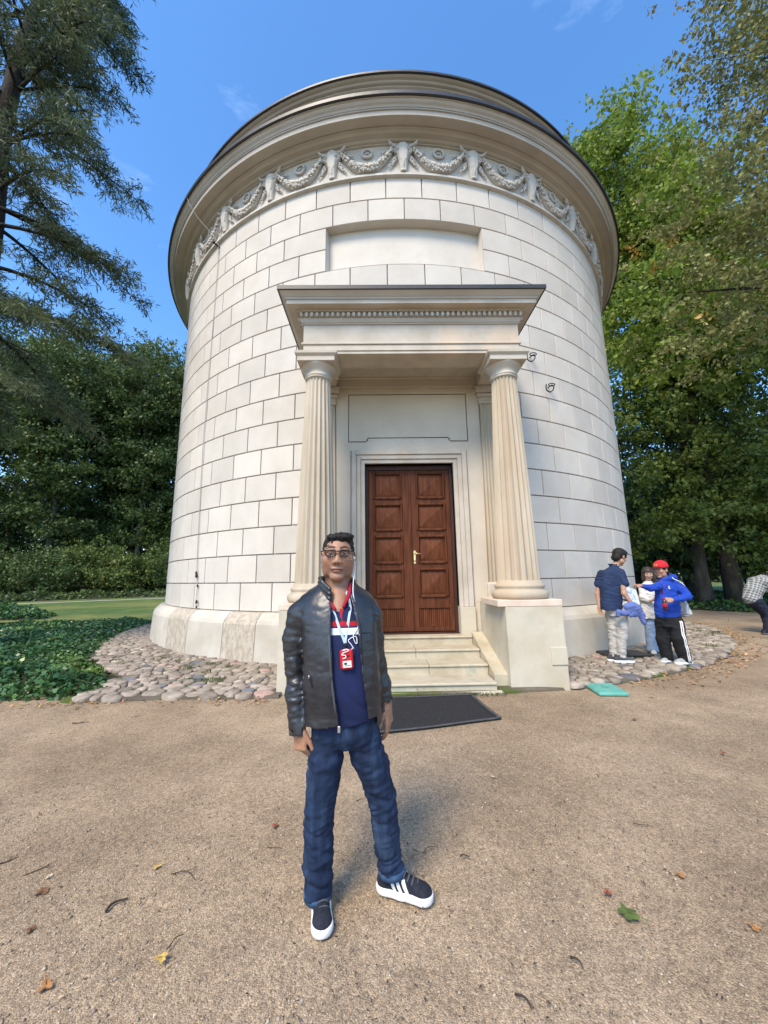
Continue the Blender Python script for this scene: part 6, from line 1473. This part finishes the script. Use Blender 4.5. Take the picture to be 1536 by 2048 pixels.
def stooper():
    r = thing('person', 'person in grey plaid shirt and dark trousers stooping at the right edge', 'person', (8.6, -4.7, 0))
    hc = (9.02, -4.72, 1.34); M = rotm(0, 0, R(80)) @ rotm(R(38), 0, 0)
    def body(S):
        head(S, hc, M, 1.0); S.cap((8.96, -4.71, 1.33), (8.80, -4.7, 1.27), .055, .07, .03); S.chain([(8.45, -4.7, .82), (8.62, -4.7, 1.12), (8.76, -4.7, 1.26)], [.12, .13, .11], .04)
        S.chain([(8.72, -4.86, 1.24), (8.82, -4.93, .98), (9.05, -4.86, 1.02)], [.045, .04, .03], .02); S.chain([(8.78, -4.56, 1.24), (8.88, -4.48, .98), (9.08, -4.58, 1.02)], [.045, .04, .03], .02)
        hand(S, (9.05, -4.86, 1.02), (.9, .2, .2), (0, .8, .2), (-.2, 0, 1), 1.0); hand(S, (9.08, -4.58, 1.02), (.9, -.2, .2), (0, -.8, .2), (-.2, 0, 1), 1.0)
        S.chain([(8.48, -4.79, .78), (8.66, -4.80, .44), (8.58, -4.79, .1)], [.07, .055, .042], .02); S.chain([(8.50, -4.60, .78), (8.80, -4.58, .46), (8.84, -4.58, .1)], [.07, .055, .042], .02)
    part(r, 'body', MT['skin'], (8.25, -5.05, .02), (9.25, -4.38, 1.52), .007, body, pig=lambda me: head_pigment(me, hc, M, 1.0, (.56, .30, .24), LIP, (.2, .15, .1)))
    part(r, 'hair', MT['hair_brown'], (8.85, -4.9, 1.15), (9.22, -4.54, 1.54), .006, hair_short(hc, M, 1.0))
    def shirt(S):
        S.chain([(8.43, -4.7, .84), (8.52, -4.7, 1.02), (8.64, -4.7, 1.16), (8.76, -4.7, 1.25)], [.165, .178, .178, .14], .05); S.cap((8.66, -4.85, 1.24), (8.66, -4.55, 1.24), .10, .10, .06); S.cap((8.80, -4.70, 1.28), (8.86, -4.7, 1.31), .085, .075, .03)
        S.chain([(8.70, -4.86, 1.24), (8.80, -4.94, 1.0), (8.98, -4.89, 1.01)], [.085, .072, .055], .03); S.chain([(8.76, -4.56, 1.24), (8.87, -4.48, 1.0), (9.02, -4.56, 1.01)], [.085, .072, .055], .03); S.ell((8.46, -4.7, .82), (.18, .17, .12), .03)
    part(r, 'plaid_shirt', plaid_mat(), (8.2, -5.08, .62), (9.1, -4.36, 1.46), .0085, shirt, warp=folds(.006, 34, 7))
    def pants(S): S.ell((8.47, -4.7, .76), (.15, .15, .13), .03); S.chain([(8.48, -4.79, .76), (8.66, -4.80, .44), (8.585, -4.79, .08)], [.115, .092, .078], .03); S.chain([(8.50, -4.60, .76), (8.80, -4.58, .46), (8.845, -4.58, .08)], [.115, .092, .078], .03); S.F = np.maximum(S.F, (.05-S.ax[2]).reshape(1, 1, -1)).astype(np.float32)
    part(r, 'trousers', cloth('dark_navy_twill', (.012, .016, .030)), (8.26, -4.98, .02), (9.02, -4.42, .92), .0085, pants, warp=folds(.004, 40, 8))
    mats = (cloth('black_leather_shoe', (.012, .012, .014), rough=.45), MT['lace'], MT['lace']); shoe(r, (-.16, -.08), (.15, -.13), 0, mats); shoe(r, (.12, .12), (.42, .10), 0, mats)
    def cap_(S): c = np.array(hc); T = lambda p: c+M@np.array(p); S.ell(T((0, .012, .055)), (.097, .115, .095), .01, rot=M); S.ell(T((0, 0, -.06)), (.3, .3, .1), .004, 'sub', rot=M); S.ell(T((0, .10, .045)), (.06, .06, .008), .006, rot=M)
    part(r, 'cap', cloth('orange_felt', (.55, .22, .12), .1), (8.8, -4.95, 1.2), (9.25, -4.5, 1.6), .006, cap_)
    m = MB(); m.tube([Vector(p)-Vector(r.location) for p in spline([(8.90, -4.80, 1.30), (8.93, -4.84, 1.18), (8.95, -4.82, 1.08), (8.97, -4.78, 1.03)], 4)], .014, 6, flat=.3); m.build('red_lanyard', MT['red_cloth'], r)
stooper()
# ------------------------------------------------------------------ small things on the ground
def mat_rug():
    r = thing('door_mat', 'black rubber door mat lying askew on the gravel before the steps', 'mat', (-.10, -9.45, 0))
    MT['rug'] = material('black_mat', (.012, .012, .013), (.030, .030, .031), scale=45, rough=.9, bump=.8, bscale=160, bdist=.006, c3=(.10, .085, .065), s3=30, t3=(.66, .74))
    MT['rug_edge'] = material('rubber_edge', (.05, .05, .052), (.075, .075, .078), scale=12, rough=.6)
    A, B, C_, D_ = [Vector((x+.10, y+9.45, .008)) for x, y in ((-1.05, -9.02), (.50, -8.97), (.60, -9.76), (-1.02, -10.12))]
    nx, ny = 24, 12; V = []; 
    for i in range(nx+1):
        for j in range(ny+1):
            u, v = i/nx, j/ny; p = A.lerp(B, u).lerp(D_.lerp(C_, u), v); p.z += .012+.004*sin(u*9)*sin(v*7+1)+.028*max(0, v-.75)*max(0, u-.3)+.05*max(0, u-.9)*max(0, v-.6); V.append(p)
    k = ny+1; F = [(i*k+j, i*k+j+1, (i+1)*k+j+1, (i+1)*k+j) for i in range(nx) for j in range(ny)]
    n = len(V); V2 = V+[Vector((p.x, p.y, p.z-.012)) for p in V]; F2 = F+[tuple(n+q for q in f[::-1]) for f in F]
    for j in range(ny): F2 += [(j, n+j, n+j+1, j+1), (nx*k+j, nx*k+j+1, n+nx*k+j+1, n+nx*k+j)]
    for i in range(nx): F2 += [(i*k, (i+1)*k, n+(i+1)*k, n+i*k), (i*k+ny, n+i*k+ny, n+(i+1)*k+ny, (i+1)*k+ny)]
    obj('mat_pile', mesh('mat_pile', V2, F2, True), MT['rug'], r)
    ring = [V[i*k+ny] for i in range(nx+1)]; m = MB(); m.tube([p+Vector((0, 0, -.003)) for p in ring], .014, 6, flat=.6); m.build('mat_border', MT['rug_edge'], r)
    m = MB(); m.tube([V[nx*k+j]+Vector((.006, 0, -.002)) for j in range(ny+1)], .022, 6, flat=.5); m.build('mat_border', MT['rug_edge'], r)
    m = MB(); m.tube([V[i*k] for i in range(nx+1)], .012, 6, flat=.6); m.build('mat_border', MT['rug_edge'], r)
mat_rug()
def plate():
    r = thing('ground_cover_plate', 'turquoise square plastic cover plate lying on the gravel by the cobbles', 'cover', (2.27, -8.82, .0), R(-6))
    MT['teal'] = material('turquoise_plastic', (.10, .33, .26), (.14, .40, .32), scale=8, rough=.5, bump=.2, bscale=60, bdist=.003, c3=(.06, .20, .16), s3=9, t3=(.62, .72))
    m = MB(); m.box(-.175, .175, -.22, .22, -.01, .032, .010); m.build('lid', MT['teal'], r)
    m = MB(); m.box(-.155, .155, -.20, .20, .0325, .036, .002); m.build('raised_centre', MT['teal'], r)
    m = MB(); m.box(-.045, .045, -.014, .014, .0362, .038, .001); m.build('lettering_plate', material('dark_teal', (.05, .18, .15), rough=.5), r)
plate()
# fallen leaves one can pick out, each its own thing
def leaf_shape(lobes, L_, rng, curl=.25):
    V = [(0, 0, 0)]; n = 26
    for i in range(n):
        a = 2*pi*i/n; r_ = L_*(.55+.42*abs(cos(a*lobes/2))**.8)*(1+.12*rng.uniform(-1, 1))*(1 if abs(a-pi) > .5 else .72)
        V.append((r_*cos(a)*.62, r_*sin(a)*.5, curl*L_*((cos(a))**2*.25+.18*sin(3*a)+rng.uniform(0, .12))))
    F = [(0, 1+i, 1+(i+1) % n) for i in range(n)]; return mesh('leaf', V, F, False)
LC = {'green': (.085, .12, .030), 'yellow': (.50, .33, .09), 'orange': (.36, .17, .06), 'brown': (.17, .085, .04), 'red': (.26, .075, .04), 'pale': (.50, .42, .28)}
def px_ground(x, y, z=.0):
    d = _right*((x-768)/746.45)+_up*((1024-y)/746.45)+_f; t = (z-CAM.z)/d.z; p = CAM+d*t; return (p.x, p.y)
for k, c in LC.items(): MT['leaf_'+k] = material('fallen_leaf_'+k, tuple(v*.75 for v in c), tuple(min(1, v*1.25) for v in c), scale=40, rough=.8, coords='obj')
rl = random.Random(3)
FL = [(1256, 1832, 'green', .115, 5, 'curled green leaf lying to the right of the man\'s feet'), (324, 1922, 'yellow', .060, 3, 'yellow leaf on the gravel at lower left'), (90, 1980, 'orange', .065, 3, 'rusty leaf near the lower left corner'),
      (550, 1655, 'red', .055, 3, 'reddish leaf left of the man\'s knee'), (312, 1738, 'yellow', .05, 3, 'small tan leaf on the gravel left of the man'), (1215, 1790, 'red', .05, 3, 'red leaf scrap just above the green leaf'),
      (1362, 1755, 'orange', .05, 3, 'pale orange leaf right of the green leaf'), (1512, 1862, 'orange', .055, 3, 'round tan leaf at the right edge'), (1268, 1441, 'brown', .06, 3, 'brown leaf on the gravel below the turquoise plate'),
      (1445, 1508, 'red', .055, 3, 'reddish leaf on the gravel at right below the plaid-shirted person'), (98, 1758, 'pale', .045, 2, 'whitish leaf scrap at far left'), (270, 1434, 'orange', .05, 3, 'orange leaf below the ivy bed'),
      (85, 1788, 'brown', .075, 4, 'dark crumpled leaf at far left'), (390, 1392, 'yellow', .05, 3, 'yellow leaf lying on the front cobbles'), (986, 1557, 'pale', .04, 2, 'pale leaf scrap on the gravel right of the man'), (60, 1865, 'brown', .05, 3, 'small brown leaf at the lower left edge')]
for x, y, c, L_, lob, lb in FL:
    p = px_ground(x, y); z = .012 if y > 1395 else .085
    L_ = L_*.72; me = leaf_shape(lob, L_, rl); r = thing('fallen_leaf', lb, 'leaf', (p[0], p[1], z), rl.uniform(0, 6.28), 'fallen leaves on the gravel')
    bl = obj('blade', me, MT['leaf_'+c], r); m = MB(); m.tube([(0, 0, .004), (L_*.5, .005, .006), (L_*1.0, .012, .012)], .0013, 4); m.build('stalk', MT['leaf_'+c], r)
MT['twig'] = material('twig_bark', (.035, .025, .018), (.075, .055, .04), scale=30, rough=.95, coords='obj')
TW = [(232, 1812, 60, .09, .006, 'short thick stick at left of the man'), (350, 1885, 55, .075, .0028, 'thin stick right above the yellow leaf'), (160, 1447, 5, .16, .004, 'forked twig on the gravel below the ivy'), (860, 1700, 30, .10, .002, 'fine twig right of the man\'s shin'),
      (838, 1705, -20, .08, .002, 'thin curved twig beside the man\'s knee'), (720, 1602, 25, .05, .003, 'tiny stick between the man\'s legs'), (370, 1752, -12, .14, .0025, 'long bent twig left of the man\'s leg'), (15, 1725, 40, .11, .0035, 'twig at the left edge'),
      (1285, 1652, -25, .09, .002, 'straw-like twig right of centre'), (1155, 1928, -55, .05, .004, 'small stick near the bottom right of centre'), (1048, 2005, -50, .06, .004, 'dark stick at the bottom edge'), (550, 1698, -15, .08, .002, 'fine twig beside the man\'s right knee'), (80, 1745, 15, .14, .003, 'slim twig over the far-left gravel'), (930, 1715, 10, .05, .004, 'dark bit of bark right of the shoe')]
for x, y, a, L_, r_, lb in TW:
    p = px_ground(x, y); m = MB(); q = [Vector((L_*(t-.5), L_*.12*sin(t*5+x), r_+.004*sin(t*4))) for t in np.linspace(0, 1, 7)]; m.tube(q, [r_*(1.1-.6*i/6) for i in range(7)], 5)
    if L_ > .1: m.tube([q[3], q[3]+Vector((L_*.22, L_*.2, .006))], [r_*.8, r_*.4], 4)
    tag(m.build('twig', MT['twig'], None, (p[0], p[1], .004), R(a)), lb, 'twig', 'twigs on the gravel')
# uncountable litter
def litter(name, label, n, region, size, mat, seed, zf, aspect=.7, up=.85):
    rng = np.random.default_rng(seed); P = region(rng, n); C = np.concatenate([P, np.full((len(P), 1), 0.0)], 1); C[:, 2] = zf(P)+rng.uniform(.004, .02, len(P))
    o = leaf_quads(name, C, size, rng, mat, None, up=up, aspect=aspect, droop=0.0); tag(o, label, kind='stuff'); return o
MT['litter'] = material('leaf_litter', (.22, .11, .05), (.42, .26, .12), scale=8, rough=.85, island=.45, hue=.03)
def ring_reg(a0, a1, r0, r1):
    def f(rng, n): a = np.radians(rng.uniform(a0, a1, n)); r = r0+(r1-r0)*rng.beta(1.3, 2.2, n); return np.stack([r*np.sin(a), -r*np.cos(a)], 1)
    return f
litter('leaf_litter', 'scattered dry leaves along the right edge of the cobbles', 520, ring_reg(18, 75, 8.85, 9.5), .055, MT['litter'], 1, lambda P: 0*P[:, 0])
litter('leaf_litter', 'thin line of dry leaves below the left cobbles and ivy', 260, lambda rng, n: np.stack([rng.uniform(-9, -1.9, n), -8.9-np.abs(rng.normal(0, .12, n))], 1), .045, MT['litter'], 2, lambda P: 0*P[:, 0])
litter('leaf_litter', 'orange leaf drift in front of the right ivy bed', 900, lambda rng, n: np.stack([rng.uniform(9.6, 19, n), rng.normal(0, .22, n)+2.2], 1)+np.stack([np.zeros(n), np.zeros(n)], 1), .085, MT['litter'], 3, lambda P: 0*P[:, 0])
litter('leaf_litter', 'few dry leaves strewn over the right-hand gravel', 160, lambda rng, n: np.stack([rng.uniform(2, 12, n), rng.uniform(-10.5, -1, n)], 1), .05, MT['litter'], 4, lambda P: 0*P[:, 0])
MT['chips'] = material('bark_chip', (.05, .035, .022), (.12, .085, .055), scale=8, rough=.9, island=.5)
def near_reg(rng, n):
    d = 1.4+6.5*rng.uniform(0, 1, n)**1.2; a = rng.uniform(-.9, .9, n); P = np.stack([CAM.x+d*np.sin(a)*1.2, CAM.y+d*np.cos(a)], 1); return P[P[:, 1] < -8.95]
litter('bark_chips', 'tiny dark bark chips and leaf crumbs scattered over the gravel', 2600, near_reg, .016, MT['chips'], 5, lambda P: -.006+0*P[:, 0], aspect=.4)
litter('straw_bits', 'pale straw crumbs scattered over the gravel', 700, near_reg, .014, material('straw', (.40, .31, .19), (.55, .45, .30), scale=8, rough=.9, island=.3), 6, lambda P: -.006+0*P[:, 0], aspect=.35)
# loose pebbles on the gravel near the camera
def pebbles():
    rng = np.random.default_rng(8); n = 13000; d = 1.3+5.2*rng.uniform(0, 1, n)**1.5; a = rng.uniform(-.95, .95, n); X = CAM.x+d*np.sin(a)*1.25; Y = CAM.y+d*np.cos(a); ok = Y < -8.95; X, Y = X[ok], Y[ok]; n = len(X)
    base = np.array([(1, 0, 0), (0, 1, 0), (-1, 0, 0), (0, -1, 0), (0, 0, 1), (0, 0, -1)], float); tri = np.array([(0, 1, 4), (1, 2, 4), (2, 3, 4), (3, 0, 4), (1, 0, 5), (2, 1, 5), (3, 2, 5), (0, 3, 5)])
    s = rng.gamma(2.2, .0012, n)+.0014; s = np.minimum(s, .008); th = rng.uniform(0, 6.28, n); sx = s*rng.uniform(.8, 1.5, n)
    B = base[None].repeat(n, 0)+rng.normal(0, .16, (n, 6, 3)); x = B[:, :, 0]*sx[:, None]; y = B[:, :, 1]*s[:, None]; z = B[:, :, 2]*s[:, None]*.7
    c, s_ = np.cos(th)[:, None], np.sin(th)[:, None]; zg = .006*np.sin(X*1.7+Y*.6)+.005*np.sin(Y*2.3-X*.9+1)+.004*np.sin(X*4.1+Y*3.3)-.006
    V = np.stack([x*c-y*s_+X[:, None], x*s_+y*c+Y[:, None], z+zg[:, None]+s[:, None]*.25], -1).reshape(-1, 3); F = (tri[None]+6*np.arange(n)[:, None, None]).reshape(-1, 3)
    mt = material('loose_pebble', (.24, .19, .14), (.42, .34, .255), scale=9, rough=.85, island=.4, hue=.02); o = obj('loose_pebbles', np_mesh('loose_pebbles', V, F), mt); tag(o, 'fine loose pebbles strewn over the gravel', kind='stuff')
pebbles()
# moss and grass tufts along the foot of the steps and between the cobbles
def tufts():
    rng = np.random.default_rng(15); P = [np.stack([rng.uniform(-1.05, .95, 700), rng.normal(-8.93, .03, 700)], 1)]
    for _ in range(16):
        a = R(rng.uniform(-40, -14)); r_ = rng.uniform(7.9, 8.85); c = np.array([r_*sin(a), -r_*cos(a)]); P.append(c+rng.normal(0, .05, (60, 2)))
    for _ in range(14):
        a = R(rng.uniform(40, 62)); r_ = rng.uniform(8.2, 8.85); c = np.array([r_*sin(a), -r_*cos(a)]); P.append(c+rng.normal(0, .07, (60, 2)))
    P = np.concatenate(P); z = np.where(np.hypot(P[:, 0], P[:, 1]) < 8.88, .05, .0); C = np.concatenate([P, z[:, None]], 1); D = rng.normal(0, .5, (len(C), 3)); D[:, 2] = np.abs(D[:, 2])+.7
    o = leaf_quads('moss_and_grass', C, .035, rng, leaf_mat('moss', (.06, .085, .016), (.12, .15, .03)), None, up=.1, aspect=.25, axis=D, droop=-.2); tag(o, 'moss and grass tufts in the joints at the steps and cobbles', kind='stuff')
tufts()
